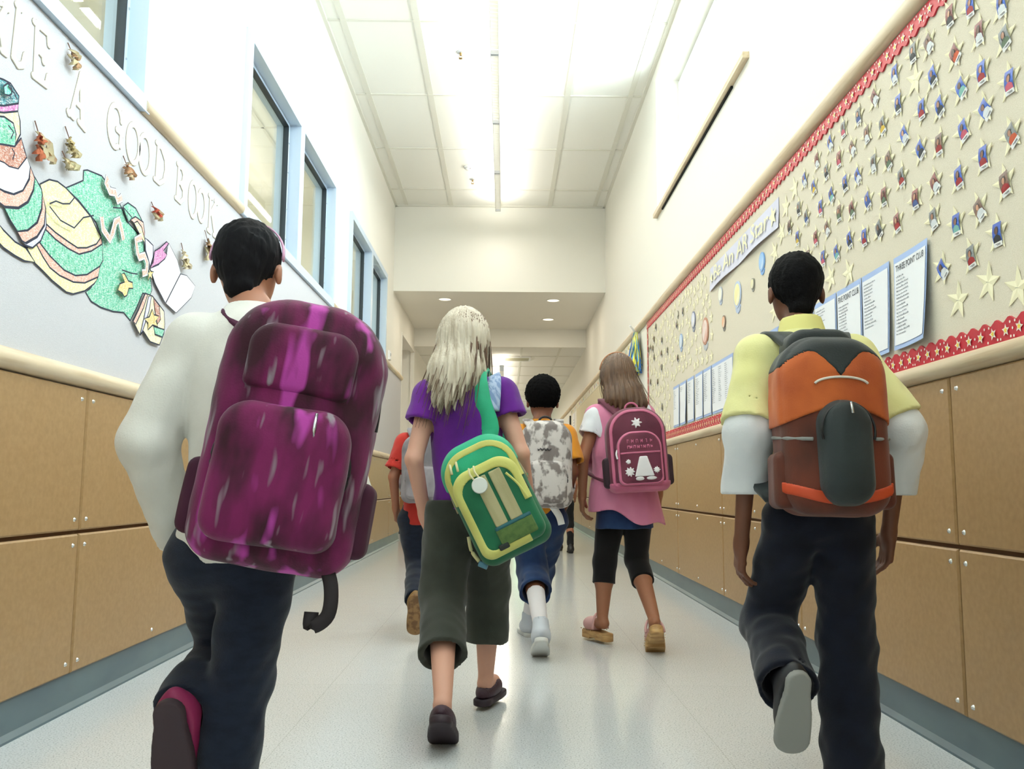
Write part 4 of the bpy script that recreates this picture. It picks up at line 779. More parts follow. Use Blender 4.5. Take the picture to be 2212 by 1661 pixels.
for P in FIVES:
    P=[(y-Cy,z-Cz) for y,z in P]
    for w,mi,off in ((0.034,2,0.0152),(0.030,1,0.0156),(0.018,0,0.016)):
        mm=MB(); wall_line(mm,P,-1,0,w,0); m.add([(off,y,z) for x,y,z in mm.v],mm.f,mi)
m.build('jersey_number',[CR['salmon'],mat('number_white','#f2f2f0',0.8),M_cray],t)
m=MB()
for P in FOLDS:
    mm=MB(); wall_line(mm,[(y-Cy,z-Cz) for y,z in P],-1,0,0.005,0); m.add([(0.0165,y,z) for x,y,z in mm.v],mm.f,0)
m.build('fold_lines',M_cray,t)
tag(t,'large crayon-coloured paper figure in green jersey and striped sleeves on left board','drawing')
# ================================================================ dried leaf sprigs
LN=['high sprig under the nearest window sill','large reddish sprig beside the paper figure','sprig under the letter A hanging from a twig','pale lowest curled sprig above the yellow shape','small sprig under the letter G','red-centred sprig below the word GOOD','pale narrow sprig above the white page shape','brown sprig below the letter K','last brown sprig beside the child with magenta pack']
LCs=['#c9a27c','#b5643f','#bfae7e','#c9bf98','#b98c66','#b8503a','#d9ccb0','#8f6a48','#a5815c']
for i,(cy,cz,w,h) in enumerate(LEAVES):
    q=random.Random(40+i); t=empty('leaf_sprig',(XL+OB,cy,cz)); w=max(w,0.07)*0.5; h=max(h,0.07)*0.5
    m=MB(); m.tube([(0.004,-w*0.3,h),(0.012,0,h*0.3),(0.01,w*0.2,-h*0.6)],0.0016,6,rs=[0.0018,0.0014,0.0008]); m.build('twig',mat('twig_brown','#6d4a38',0.8),t)
    for k in range(8):
        a=q.uniform(-0.9,0.9)+math.pi; L_=h*q.uniform(0.6,1.05); y0,z0=q.uniform(-w*0.35,w*0.45),q.uniform(-h*0.35,h*0.55); d=(math.sin(a),math.cos(a)); nrm=(-d[1],d[0]); W=L_*q.uniform(0.22,0.4); vs=[]
        for j in range(6):
            u=j/5; ww=W*math.sin(math.pi*min(1,u*0.9+0.08))*(1 if j%2 else 0.7); cx=0.008+0.02*math.sin(u*2.5)*q.uniform(0.4,1)
            cyy,czz=y0+d[0]*L_*u,z0+d[1]*L_*u
            vs+=[(cx+0.012*u,cyy-nrm[0]*ww,czz-nrm[1]*ww),(cx-0.004,cyy,czz),(cx+0.01*u+0.006,cyy+nrm[0]*ww,czz+nrm[1]*ww)]
        vs=[(max(x,0.002),y,z) for x,y,z in vs]
        m=MB(); m.add(vs,[(3*j+e,3*j+e+1,3*j+e+4,3*j+e+3) for j in range(5) for e in (0,1)]); m.build('leaf',mat('dry_leaf_%d_%d'%(i,k%2),LCs[i] if k%2 else '#cdbf9a',0.8,noise=('#a8472f' if i in (1,4,5) else '#b79c6c',(30,30,30),0.5,0.7)),t,True)
    tag(t,'dried leaf '+LN[i],'dried leaves','dried leaf sprigs pinned on the left board')
# ================================================================ children
def A3(*a): return np.array(a,float)
def seg(a,b,t): return np.asarray(a,float)*(1-t)+np.asarray(b,float)*t
def cloth(name,c,c2=None,sc=(9,9,9),rough=0.9,lo=0.4,hi=0.7,bump=(260.0,0.25,0.002),sheen=0.15): return mat(name,c,rough,spec=0.25,noise=((c2,sc,lo,hi) if c2 else None),bump=bump,sheen=sheen)
class Person:
    def __init__(s,label,joints,sc=1.0,skin='#c99a7c',hair='#2a2018'):
        s.j={k:A3(*v) for k,v in joints.items()}; s.sc=sc; s.label=label
        p=s.j['pelvis']; s.org=A3(p[0],p[1],0); s.root=empty('person',tuple(s.org)); tag(s.root,label,'person')
        s.skin=mat('skin_'+skin,skin,0.5,spec=0.4,noise=(skin,(8,8,8),0.4,0.6)); s.HF=frame_from(s.j.get('look',A3(0,1,0)),(0,0,1) if 'up' not in s.j else s.j['up'])
        a=np.array([v for k,v in s.j.items() if k not in('look','up') and not k.startswith('toe')and not k.startswith('hd')]); s.lo=a.min(0)-0.17; s.hi=a.max(0)+0.17; s.lo[2]=max(s.lo[2],-0.01)
    def hp(s,x,y,z): return s.j['head']+s.HF@A3(x,y,z)*s.sc
    def torso(s,g,e=0.0,k=0.04,low=True):
        j=s.j;c=s.sc; P,CH=j['pelvis'],(j['shL']+j['shR'])/2; up=unit(CH-P); side=unit(j['shR']-j['shL']); M=frame_from(np.cross(up,side),up)
        sw=np.linalg.norm(j['shR']-j['shL'])/2
        g.add(ellipsoid(seg(P,CH,0.74),A3(sw*0.93+e,0.085*c+e,0.145*c+e),M),k)
        g.add(ellipsoid(seg(P,CH,0.38),A3(sw*0.76+e,0.075*c+e,0.13*c+e),M),k)
        if low: g.add(ellipsoid(P,A3(sw*0.86+e,0.088*c+e,0.10*c+e),M),k)
        g.add(capsule(j['shL'],j['shR'],0.040*c+e),0.04*c)
        return up,side,M
    def body(s,h=0.005,bare=()):
        j=s.j;c=s.sc; g=SDF(s.lo,s.hi,h)
        up,side,M=s.torso(g,0.0)
        g.add(capsule(j['neck'],s.hp(0,-0.012,-0.045),0.040*c,0.036*c),0.02)
        g.add(capsule((j['shL']+j['shR'])/2,j['neck'],0.05*c,0.040*c),0.03)
        for q in 'LR':
            g.add(capsule(j['sh'+q],j['el'+q],0.036*c,0.028*c),0.02); g.add(capsule(j['el'+q],j['wr'+q],0.0285*c,0.0195*c),0.012)
            g.add(capsule(j['hip'+q],j['kn'+q],0.066*c,0.043*c),0.03); g.add(capsule(j['kn'+q],seg(j['kn'+q],j['an'+q],0.35),0.041*c,0.042*c),0.012)
            g.add(capsule(seg(j['kn'+q],j['an'+q],0.30),j['an'+q],0.043*c,0.026*c),0.02)
            F=frame_from(j['toe'+q],j.get('tup'+q,A3(0,0,1))) if True else None
            g.add(capsule(j['an'+q]+F@A3(0,-0.012,-0.03)*c,j['an'+q]+F@A3(0,0.10,-0.045)*c,0.026*c,0.024*c),0.015)
            s.hand(g,q)
        # head
        HFm=s.HF
        g.add(ellipsoid(s.hp(0,-0.006,0.030),A3(0.070,0.086,0.084)*c,HFm),0.01)
        g.add(ellipsoid(s.hp(0,0.030,-0.030),A3(0.052,0.056,0.062)*c,HFm),0.03)
        g.add(ellipsoid(s.hp(0,0.092,-0.022),A3(0.012,0.014,0.012)*c,HFm),0.012); g.add(capsule(s.hp(0,0.078,0.010),s.hp(0,0.092,-0.02),0.006*c,0.010*c),0.008)
        g.add(ellipsoid(s.hp(0,0.078,-0.052),A3(0.020,0.010,0.008)*c,HFm),0.008); g.cut(ellipsoid(s.hp(0,0.092,-0.0525),A3(0.019,0.008,0.0018)*c,HFm))
        g.add(ellipsoid(s.hp(0,0.062,-0.078),A3(0.018,0.016,0.014)*c,HFm),0.014)
        for sx in (-1,1):
            g.cut(ellipsoid(s.hp(sx*0.029,0.083,0.002),A3(0.013,0.011,0.0065)*c,HFm)); g.add(capsule(s.hp(sx*0.018,0.080,0.016),s.hp(sx*0.044,0.071,0.016),0.0055*c),0.006)
            g.add(ellipsoid(s.hp(sx*0.074,-0.004,-0.006),A3(0.008,0.017,0.026)*c,HFm),0.006); g.cut(ellipsoid(s.hp(sx*0.083,-0.001,-0.004),A3(0.005,0.009,0.015)*c,HFm))
        s.bodyobj=g.mesh('body',s.skin,s.root,s.org)
        for sx in (-1,1):
            m=MB(); bm=bmesh.new(); bmesh.ops.create_uvsphere(bm,u_segments=14,v_segments=10,radius=0.0098*c); me=bpy.data.meshes.new('eye'); bm.to_mesh(me); bm.free(); me.materials.append(mat('eye_white','#f2efe8',0.2)); me.materials.append(mat('iris_dark','#2c1c12',0.15))
            o=bpy.data.objects.new('eye',me); COL.objects.link(o); o.parent=s.root; ctr=s.hp(sx*0.029,0.0705,0.003); o.location=ctr-s.org
            fw=s.HF@A3(0,1,0)
            for p in me.polygons: p.use_smooth=True; p.material_index=1 if (Vector(fw).dot(p.normal)>0.80) else 0
    def hand(s,g,q):
        j=s.j;c=s.sc; w=j['wr'+q]; d=unit(j.get('hd'+q,w-j['el'+q])); sgn=-1 if q=='L' else 1
        # palm faces the thigh; thumb forward
        fwd=unit(A3(0,1,0)-d*(A3(0,1,0)@d)) if abs(d[1])<0.95 else A3(0,0,1); n=np.cross(d,fwd)*(1); inn=A3(-sgn,0,0); n=n if n@inn>0 else -n
        M=np.stack([fwd,d,n],1)
        T=lambda a,b,e: w+M@A3(a,b,e)*c
        g.add(rbox(T(0,0.036,0.0),A3(0.031,0.036,0.011)*c,0.009*c,M),0.010); g.add(capsule(T(0,-0.01,0),T(0,0.02,0),0.0185*c,0.017*c),0.012)
        for i,(o,l) in enumerate(((0.024,0.060),(0.008,0.068),(-0.008,0.063),(-0.023,0.050))):
            a=T(o,0.062,0.0); b=T(o*1.05,0.062+l*0.42,0.006+0.003*i); e=T(o*1.05,0.062+l*0.72,0.022+0.004*i); f=T(o*1.02,0.062+l*0.80,0.038+0.004*i)
            r=0.0082*c if i<3 else 0.0072*c
            g.add(capsule(a,b,r,r*0.93),0.003); g.add(capsule(b,e,r*0.93,r*0.86),0.002); g.add(capsule(e,f,r*0.86,r*0.75),0.002)
        g.add(capsule(T(0.026,0.012,0.004),T(0.043,0.042,0.016),0.0115*c,0.0095*c),0.008); g.add(capsule(T(0.043,0.042,0.016),T(0.045,0.068,0.026),0.0092*c,0.0078*c),0.002)
    def shirt(s,mt,e=0.016,sleeve=0.5,hem=None,name='shirt',h=0.005,puff=0.0,mt2=None,seed=0,flare=0.0,neck=True,full=False):
        j=s.j;c=s.sc; g=SDF(s.lo,s.hi,h); up,side,M=s.torso(g,e,0.05)
        if flare: 
            P=j['pelvis']; g.add(capsule(seg(P,(j['shL']+j['shR'])/2,0.5),P-up*0.12*c,0.10*c+e,0.13*c+e+flare,sx=1.15,side=side),0.05)
        g.add(capsule((j['shL']+j['shR'])/2,j['neck']+up*0.0,0.058*c+e*0.5,0.046*c+e*0.5),0.03)
        for q in 'LR':
            sh,el,wr=j['sh'+q],j['el'+q],j['wr'+q]
            if sleeve<=0: continue
            if sleeve<=1: 
                e1=seg(sh,el,sleeve*1.0); ax=unit(el-sh); g.add(capsule(sh,e1,0.044*c+e*0.9,0.040*c+e+puff,flat=True),0.02); g.cut(capsule(seg(sh,el,sleeve*0.8),seg(sh,el,sleeve*1.3),0.034*c+e*0.5+puff))
            else:
                t=sleeve-1; e2=seg(el,wr,t); g.add(capsule(sh,el,0.043*c+e,0.036*c+e+puff),0.02); g.add(capsule(el,e2,0.036*c+e+puff,0.028*c+e+puff,flat=True),0.015); g.cut(capsule(seg(el,wr,t-0.12),seg(el,wr,t+0.2),0.023*c+e*0.6+puff))
        hz=hem if hem is not None else j['pelvis'][2]-0.02
        hf=(lambda P:(hz-P[:,2])) if not callable(hz) else (lambda P: hz(P)-P[:,2])
        nk=j['neck']+up*0.012*c
        g.band(lambda P,d: d+(0.0045*wav(P,(26,26,16),seed)+0.0018*wav(P,(62,62,34),seed+3))*np.clip((j['neck'][2]-P[:,2])*8,0.3,1),0.03)
        g.keep(hf); g.keep(lambda P:(P-nk)@up)
        g.cut(capsule(nk-up*0.03,nk+up*0.06,0.044*c,0.05*c))
        return g.mesh(name,mt,s.root,s.org)
    def trousers(s,mt,hem=1.0,r0=0.078,r1=0.058,r2=0.052,waist=0.09,name='trousers',h=0.005,seed=2,amp=0.005,hollow=True):
        j=s.j;c=s.sc; g=SDF(s.lo,s.hi,h); P=j['pelvis']; CH=(j['shL']+j['shR'])/2; up=unit(CH-P); side=unit(j['shR']-j['shL']); M=frame_from(np.cross(up,side),up); sw=np.linalg.norm(j['shR']-j['shL'])/2
        g.add(ellipsoid(P,A3(sw*0.90+0.014,0.10*c,0.115*c),M),0.03)
        ends=[]
        for q in 'LR':
            hp,kn,an=j['hip'+q],j['kn'+q],j['an'+q]
            g.add(capsule(hp,kn,r0*c,r1*c),0.02); e2=seg(kn,an,hem); g.add(capsule(kn,e2,r1*c,r2*c,flat=True),0.022); ends.append((kn,an,unit(an-kn)))
        g.band(lambda Q,d: d+amp*wav(Q,(20,20,30),seed)+amp*0.35*wav(Q,(45,45,75),seed+2),0.03)
        for kn,an,ax in ends:
            if hollow: g.cut(capsule(seg(kn,an,hem-0.10),seg(kn,an,hem+0.3),(r2-0.015)*c))
        wz=P+up*waist*c; g.keep(lambda Q:(Q-wz)@up)
        return g.mesh(name,mt,s.root,s.org)
    def shoes(s,mt,sole,kind='sneaker',h=0.004):
        j=s.j;c=s.sc
        for q in 'LR':
            F=frame_from(j['toe'+q],j.get('tup'+q,A3(0,0,1))); an=j['an'+q]; T=lambda a,b,e: an+F@A3(a,b,e)*c
            B=np.array([T(x,y,z) for x in(-.07,.07) for y in(-.09,.19) for z in(-.11,.08)]); 
            t=empty('shoe',tuple(an-s.org)); t.parent=s.root
            g=SDF(B.min(0),B.max(0),h)
            if kind=='clog':
                g.add(ellipsoid(T(0,0.085,-0.045),A3(0.043,0.062,0.036)*c,F),0.01); g.cut(ellipsoid(T(0,-0.01,-0.01),A3(0.038,0.055,0.045)*c,F))
            elif kind=='flat':
                g.add(ellipsoid(T(0,0.045,-0.058),A3(0.037,0.105,0.036)*c,F),0.01); g.cut(ellipsoid(T(0,0.015,-0.02),A3(0.028,0.060,0.040)*c,F))
            else:
                g.add(ellipsoid(T(0,0.03,-0.050),A3(0.041,0.105,0.040)*c,F),0.02); g.add(capsule(T(0,-0.012,-0.045),T(0,-0.002,0.016),0.040*c,0.036*c),0.02); g.cut(capsule(T(0,-0.002,0.012),T(0,0.0,0.06),0.030*c))
                g.add(ellipsoid(T(0,0.035,-0.022),A3(0.022,0.052,0.022)*c,F),0.012)
            zc=T(0,0,-0.070); upv_=F@A3(0,0,1); g.keep(lambda Q:-((Q-zc)@upv_)); g.mesh('upper',mt,t,an)
            g=SDF(B.min(0),B.max(0),h)
            hh=0.011 if kind!='clog' else 0.020
            z0=-0.070-hh
            def fs(Q,F=F,an=an,c=c,hh=hh,z0=z0):
                L=((Q-an)@F)/c; x,y,z=L[...,0],L[...,1],L[...,2]-z0; u=np.clip((y+0.068)/0.212,0,1); w=0.030+0.013*np.sin(np.clip((u-0.25)/0.75,0,1)*math.pi*0.75)
                yy=np.abs(y-0.038)-(0.106-0.030); d2=np.sqrt(np.maximum(yy,0)**2+x*x*(0.030/w)**2)-0.030; d2=np.where(yy>0,d2,(np.abs(x)-w))
                hz=np.abs(z)-hh; r=0.004; A=d2+r; Bq=hz+r; return (np.minimum(np.maximum(A,Bq),0)+np.sqrt(np.maximum(A,0)**2+np.maximum(Bq,0)**2)-r)*c
            g.add((fs,B.min(0),B.max(0)),0)
            if kind=='clog': g.cut(rbox(T(0,0.035,-0.070-2.1*hh),A3(0.06,0.022,0.013)*c,0.006*c,F))
            o=g.mesh('sole',sole,t,an)
            if kind=='clog':
                m=MB()
                for k in range(5): 
                    for sx in (-1,1):
                        p=Vector(T(sx*0.0425,0.035+0.022*k,-0.066)-an); m.tube([p,p+Vector(F@A3(sx*0.003,0,0))],0.003,8)
                m.build('studs',mat('brass_stud','#c9b48a',0.3,metal=0.8),t)
                m=MB(); pts=[T(0.040*math.cos(a),0.02+0.01*math.sin(a),-0.06+0.075*math.sin(a))-an for a in np.linspace(0,math.pi,12)]; m.tube([Vector(p) for p in pts],0.006,8); m.build('strap',mt,t,True)
            elif kind=='sneaker':
                m=MB()
                for k in range(4):
                    m.tube([Vector(T(-0.018,0.03+0.016*k,0.0-0.006*k)-an),Vector(T(0,0.034+0.016*k,0.006-0.006*k)-an),Vector(T(0.018,0.03+0.016*k,0.0-0.006*k)-an)],0.0028,6)
                m.build('laces',mat('lace_white','#e8e6e0',0.8),t)
    def hair(s,mt,kind,h=0.004,length=0.2,drift=(0,0,0),ends=None,w=0.075):
        c=s.sc; HFm=s.HF; lo=s.j['head']-0.19; hi=s.j['head']+0.19; lo[2]-=length
        g=SDF(lo,hi,h)
        if kind=='afro':
            g.add(ellipsoid(s.hp(0,-0.016,0.044),A3(0.088,0.098,0.095)*c,HFm),0); g.cut(ellipsoid(s.hp(0,0.10,-0.03),A3(0.085,0.07,0.085)*c,HFm)); g.cut(ellipsoid(s.hp(0,0.02,-0.085),A3(0.12,0.12,0.065)*c,HFm))
            g.band(lambda P,d: d+0.0035*wav(P,(260,260,260),4)+0.002*wav(P,(520,520,520),1),0.03)
        elif kind=='short':
            g.add(ellipsoid(s.hp(0,-0.010,0.036),A3(0.076,0.090,0.086)*c,HFm),0); g.add(capsule(s.hp(0,-0.045,-0.02),s.hp(0,-0.048,-0.052),0.045*c,0.036*c),0.02)
            g.cut(ellipsoid(s.hp(0,0.105,-0.035),A3(0.09,0.08,0.09)*c,HFm)); g.cut(ellipsoid(s.hp(0.085,0.01,-0.03),A3(0.03,0.035,0.045)*c,HFm)); g.cut(ellipsoid(s.hp(-0.085,0.01,-0.03),A3(0.03,0.035,0.045)*c,HFm))
            g.band(lambda P,d: d+0.0022*wav(P,(150,150,60),2)+0.0014*wav(P,(380,380,120),6),0.03)
        else:
            dr=A3(*drift); top=s.hp(0,-0.012,0.040)
            g.add(ellipsoid(top,A3(0.082,0.096,0.090)*c,HFm),0)
            a=s.hp(0,-0.038,0.01); b=s.hp(0,-0.062,-0.10)+dr*0.5; e=s.hp(0,-0.075,-0.06-length)+dr
            g.add(capsule(a,b,0.070*c,w*0.95*c,sx=1.15,side=HFm@A3(1,0,0)),0.03); g.add(capsule(b,e,w*0.95*c,w*0.8*c,sx=1.25,side=HFm@A3(1,0,0)),0.03)
            g.cut(ellipsoid(s.hp(0,0.105,-0.035),A3(0.075,0.075,0.10)*c,HFm))
            ctr=s.j['head']
            def gr(P,d):
                th=np.arctan2((P-ctr)@(HFm@A3(1,0,0)),-((P-ctr)@(HFm@A3(0,1,0)))+0.03)
                z=P[:,2]-ctr[2]
                return d+0.0035*np.sin(th*34+4*np.sin(z*18)+wav(P,(30,30,8),3))*np.clip(-z*9+0.5,0.25,1)+0.002*np.sin(th*83+z*25)+0.004*wav(P,(22,22,10),7)+np.clip((ctr[2]-0.06-length*0.6)-P[:,2],0,1)*0.35*(0.5+0.5*np.sin(th*47))
            g.band(gr,0.04)
        o=g.mesh('hair',mt,s.root,s.org); return o
    def strands(s,mt,n,ctr,rad,length,drift,seed,name='hair_strands',r=0.0016):
        q=random.Random(seed); m=MB(); HFm=s.HF
        for k in range(n):
            th=q.uniform(-2.3,2.3); ph=q.uniform(0.1,1.35); d=HFm@A3(math.sin(th)*math.sin(ph),-math.cos(th)*math.sin(ph),math.cos(ph)); p0=s.hp(0,-0.012,0.04)+d*A3(0.082,0.094,0.090)*s.sc*1.0
            out=HFm@A3(math.sin(th),-math.cos(th),0); pts=[]; L_=length*q.uniform(0.75,1.12); jx,jy=q.uniform(-.012,.012),q.uniform(-.012,.012)
            for t in np.linspace(0,1,8):
                pts.append(Vector(p0+out*(0.016*math.sin(t*2.6)*s.sc+0.02*t*t)+A3(jx*t,jy*t,0)+A3(*drift)*t*t+A3(0,0,-L_*t)-s.org))
            m.tube(pts,r,4,rs=[r*(1-0.75*t) for t in np.linspace(0,1,8)])
        o=m.build(name,mt,s.root,True); o['kind']='stuff'; return o

def arch2(x,z,hw,hz,rt_,rb):
    """rounded rectangle in x,z with large top corner radius rt_ and bottom rb"""
    r=np.where(z>0,rt_,rb); qx=np.abs(x)-hw+r; qz=np.abs(z)-hz+r
    return np.minimum(np.maximum(qx,qz),0)+np.sqrt(np.maximum(qx,0)**2+np.maximum(qz,0)**2)-r
def slab(hw,hz,rt_,rb,y0,y1,rnd_,puff,cx=0.0,cz=0.0):
    """puffy rounded slab from depth y0 (towards the wearer) to y1 (outer, smaller y)"""
    yc,hd=(y0+y1)/2,abs(y0-y1)/2
    def f(P):
        d2=arch2(P[...,0]-cx,P[...,2]-cz,hw,hz,rt_,rb); bul=puff*np.clip(-d2/(min(hw,hz)*0.7),0,1)**0.5
        dy=np.abs(P[...,1]-yc+bul/2)-(hd+bul/2); a=d2+rnd_; b=dy+rnd_
        return np.minimum(np.maximum(a,b),0)+np.sqrt(np.maximum(a,0)**2+np.maximum(b,0)**2)-rnd_
    return f,A3(cx-hw-0.01,yc-hd-puff-0.02,cz-hz-0.01),A3(cx+hw+0.01,yc+hd+0.02,cz+hz+0.01)
class Pack:
    def __init__(s,label,loc,rot,name='backpack',h=0.004,box=0.32):
        s.root=empty(name,loc,rot); tag(s.root,label,'backpack' if name!='sling_bag' else 'bag'); s.h=h; s.M=Matrix.LocRotScale(Vector(loc),Euler(rot),None); s.Mi=s.M.inverted(); s.g=SDF((-box*0.72,-0.30,-box),(box*0.72,0.06,box),h)
    def main(s,mt,*prs,k=0.01,amp=0.003,name='main_compartment',seed=1):
        for p in prs: s.g.add(p,k)
        if amp: s.g.band(lambda P,d: d+amp*wav(P,(18,18,14),seed)+amp*0.4*wav(P,(48,48,34),seed+4),0.03)
        return s.g.copy().mesh(name,mt,s.root)
    def part(s,name,mt,prs,k=0.006,amp=0.0,parent=None,seed=3):
        g=SDF(s.g.lo,s.g.lo+(s.g.n-1)*s.g.h,s.h)
        for p in prs: g.add(p,k)
        if amp: g.band(lambda P,d: d+amp*wav(P,(22,22,18),seed),0.03)
        o=g.mesh(name,mt,parent or s.root); s.last=g; return o
    def patch(s,name,mt,f2,off=0.003,parent=None,base=None,h=None):
        """thin panel that follows the surface: f2(x,z)<0 inside, outer side only"""
        g=(base or s.g).copy(); D=g.D; idx=np.nonzero(np.abs(D)<0.05); P=np.stack([g.lo[k]+g.h*idx[k] for k in range(3)],-1)
        D[idx]=np.maximum(D[idx]-off,f2(P[:,0],P[:,2])); g.D=np.where(np.abs(D)<0.05,D,np.maximum(D,0.05)).astype(np.float32)
        return g.mesh(name,mt,parent or s.root)
    def tube_w(s,name,mt,pts,r,n=8,parent=None,flat=None):
        m=MB(); P=[s.Mi@Vector(p) for p in pts]
        if flat: ribbon(m,P,flat,r)
        else: m.tube(P,r,n)
        return m.build(name,mt,parent or s.root,True)
    def tube_l(s,name,mt,pts,r,n=8,parent=None):
        m=MB(); m.tube(pts,r,n); return m.build(name,mt,parent or s.root,True)
def spline(P,n=6):
    P=[np.asarray(p,float) for p in P]; out=[]
    for i in range(len(P)-1):
        p0=P[max(i-1,0)];p1=P[i];p2=P[i+1];p3=P[min(i+2,len(P)-1)]
        for t in np.linspace(0,1,n,endpoint=False): out.append(0.5*((2*p1)+(-p0+p2)*t+(2*p0-5*p1+4*p2-p3)*t*t+(-p0+3*p1-3*p2+p3)*t**3))
    out.append(P[-1]); return out
def ribbon(m,P,w,th):
    P=[Vector(p) for p in P]; n=len(P); vs=[]
    for i,p in enumerate(P):
        t=(P[min(i+1,n-1)]-P[max(i-1,0)]).normalized(); s=w[1] if isinstance(w,tuple) else Vector((1,0,0)); s=(s-t*s.dot(t)).normalized(); nn=t.cross(s).normalized(); hw=(w[0] if isinstance(w,tuple) else w)/2
        vs+=[p-s*hw-nn*th,p+s*hw-nn*th,p+s*(hw+th*0.3),p+s*hw+nn*th,p-s*hw+nn*th,p-s*(hw+th*0.3)]
    fs=[]
    for i in range(n-1):
        for k in range(6): fs.append((6*i+k,6*i+(k+1)%6,6*i+6+(k+1)%6,6*i+6+k))
    fs+=[(5,4,3,2,1,0),tuple(6*(n-1)+k for k in range(6))]; m.add(vs,fs)
def zipper(pk,name,pts,mt,r=0.004): return pk.tube_l(name,mt,pts,r)
M_zip=mat('zip_black','#17181a',0.5); M_metal=mat('pull_metal','#c3c6c8',0.25,metal=0.9); M_denim=cloth('dark_denim','#1b2333','#141a28',(30,30,60))
M_den2=cloth('blue_denim','#27406a','#1c2e52',(14,14,10),lo=0.35,hi=0.65); M_navy=cloth('navy_twill','#0f1524','#0a0e1a',(20,20,20))
M_solew=mat('sole_white','#dcdcd8',0.6)
# ---------------------------------------------------------------- child A: white shirt, magenta pack (nearest left)
def personA():
    p=Person('child in white long-sleeve shirt and dark jeans wearing magenta backpack, left foreground',dict(head=(-0.575,1.90,1.185),look=(-0.05,1,-0.18),neck=(-0.545,1.85,1.085),pelvis=(-0.545,1.80,0.60),shL=(-0.650,1.82,1.015),shR=(-0.43,1.82,1.035),
        elL=(-0.722,1.77,0.80),wrL=(-0.690,1.90,0.59),elR=(-0.36,1.80,0.82),wrR=(-0.33,1.93,0.66),hipL=(-0.605,1.80,0.57),hipR=(-0.49,1.80,0.57),knL=(-0.600,1.96,0.37),anL=(-0.615,1.76,0.285),knR=(-0.52,1.79,0.33),anR=(-0.535,1.74,0.085),
        toeL=(0,0.35,-1),tupL=(0,1,0.35),toeR=(0.05,1,0)),0.96,'#a9745a')
    p.body(); p.shirt(cloth('white_shirt_cloth','#e4e0d6','#d8d4ca'),0.018,1.95,0.565,puff=0.003,seed=1); p.trousers(M_denim,1.08,0.080,0.062,0.062,0.06)
    p.shoes(mat('magenta_shoe','#8f2152',0.6),mat('sole_dark','#3a2a30',0.7)); p.hair(mat('black_hair_a','#0d0c0f',0.7,spec=0.15,bump=((200,200,40),0.4,0.003)),'short')
    m=MB(); P=[p.hp(0.083*math.cos(a),-0.012+0.02*math.sin(a)-0.0,0.035+0.094*math.sin(a))-p.org for a in np.linspace(-0.1,math.pi+0.1,22)]; ribbon(m,P,(0.012,Vector((0,1,0))),0.002); m.build('headband',mat('pink_headband','#cf9ab8',0.5),p.root,True)
    m=MB(); m.box(-0.10,0.10,-0.005,0.005,0,0.05)
    # pack
    k=Pack('large magenta patterned backpack on the child in white shirt, left foreground',(-0.405,1.715,0.805),(math.radians(-4),math.radians(9),0.10),h=0.0045,box=0.34)
    mg=cloth('magenta_print','#741a50','#37101f',(14,9,6),lo=0.38,hi=0.62,rough=0.75); nt=mg.node_tree; b=nt.nodes['Principled BSDF']; src=b.inputs['Base Color'].links[0].from_socket
    for sc_,rot,c_,a0,a1 in (((34,30,6),0.55,'#8d8088',0.61,0.69),((20,20,5),0.5,'#b0409a',0.58,0.68)):
        tc=nt.nodes.new('ShaderNodeTexCoord'); mp=nt.nodes.new('ShaderNodeMapping'); mp.inputs['Scale'].default_value=sc_; mp.inputs['Rotation'].default_value=(0,rot,0); nt.links.new(tc.outputs['Object'],mp.inputs[0]); n=nt.nodes.new('ShaderNodeTexNoise'); n.inputs['Scale'].default_value=1; n.inputs['Detail'].default_value=2; nt.links.new(mp.outputs[0],n.inputs[0])
        r=nt.nodes.new('ShaderNodeMapRange'); r.inputs['From Min'].default_value=a0; r.inputs['From Max'].default_value=a1; nt.links.new(n.outputs[0],r.inputs[0]); mx=nt.nodes.new('ShaderNodeMix'); mx.data_type='RGBA'; nt.links.new(r.outputs[0],mx.inputs[0]); nt.links.new(src,mx.inputs[6]); mx.inputs[7].default_value=lin(c_); src=mx.outputs[2]
    nt.links.new(src,b.inputs['Base Color'])
    k.main(mg,slab(0.150,0.250,0.12,0.06,0.0,-0.13,0.03,0.03),amp=0.005)
    k.part('front_pocket',mg,[slab(0.118,0.125,0.06,0.04,-0.12,-0.185,0.02,0.02,0,-0.085)],amp=0.003,seed=5); fp=k.last
    k.part('top_pocket',mg,[slab(0.10,0.065,0.05,0.02,-0.125,-0.165,0.015,0.012,0,0.125)],amp=0.002,seed=8)
    for sx in (-1,1): k.part('side_pocket',mat('dark_maroon_mesh','#3d0f28',0.9),[slab(0.03,0.07,0.02,0.02,-0.02,-0.10,0.012,0.01,sx*0.142,-0.14)],amp=0.002)
    A=lambda hw,hz,r,y,cz: [(math.copysign(1,0)*0,0,0)] and [(hw*math.cos(a) if True else 0,y,cz+hz*math.sin(a)) for a in np.linspace(-0.25,math.pi+0.25,30)]
    k.tube_l('zipper',M_zip,[(0.121*math.cos(a),-0.150,-0.065+0.103*math.sin(a)) for a in np.linspace(-0.4,math.pi+0.4,30)],0.0035)
    k.tube_l('zipper',M_zip,[(0.150*math.copysign(abs(math.cos(a))**0.7,math.cos(a)),-0.075,0.02+0.222*math.sin(a)**0.8) for a in np.linspace(0.02,math.pi-0.02,34)],0.0035)
    k.tube_l('zip_pull',M_metal,[(0.05,-0.195,0.03),(0.052,-0.203,0.0),(0.054,-0.200,-0.02)],0.003)
    k.tube_l('grab_handle',M_zip,[(0.04*math.cos(a),-0.015,0.235+0.03*math.sin(a)) for a in np.linspace(0,math.pi,12)],0.006)
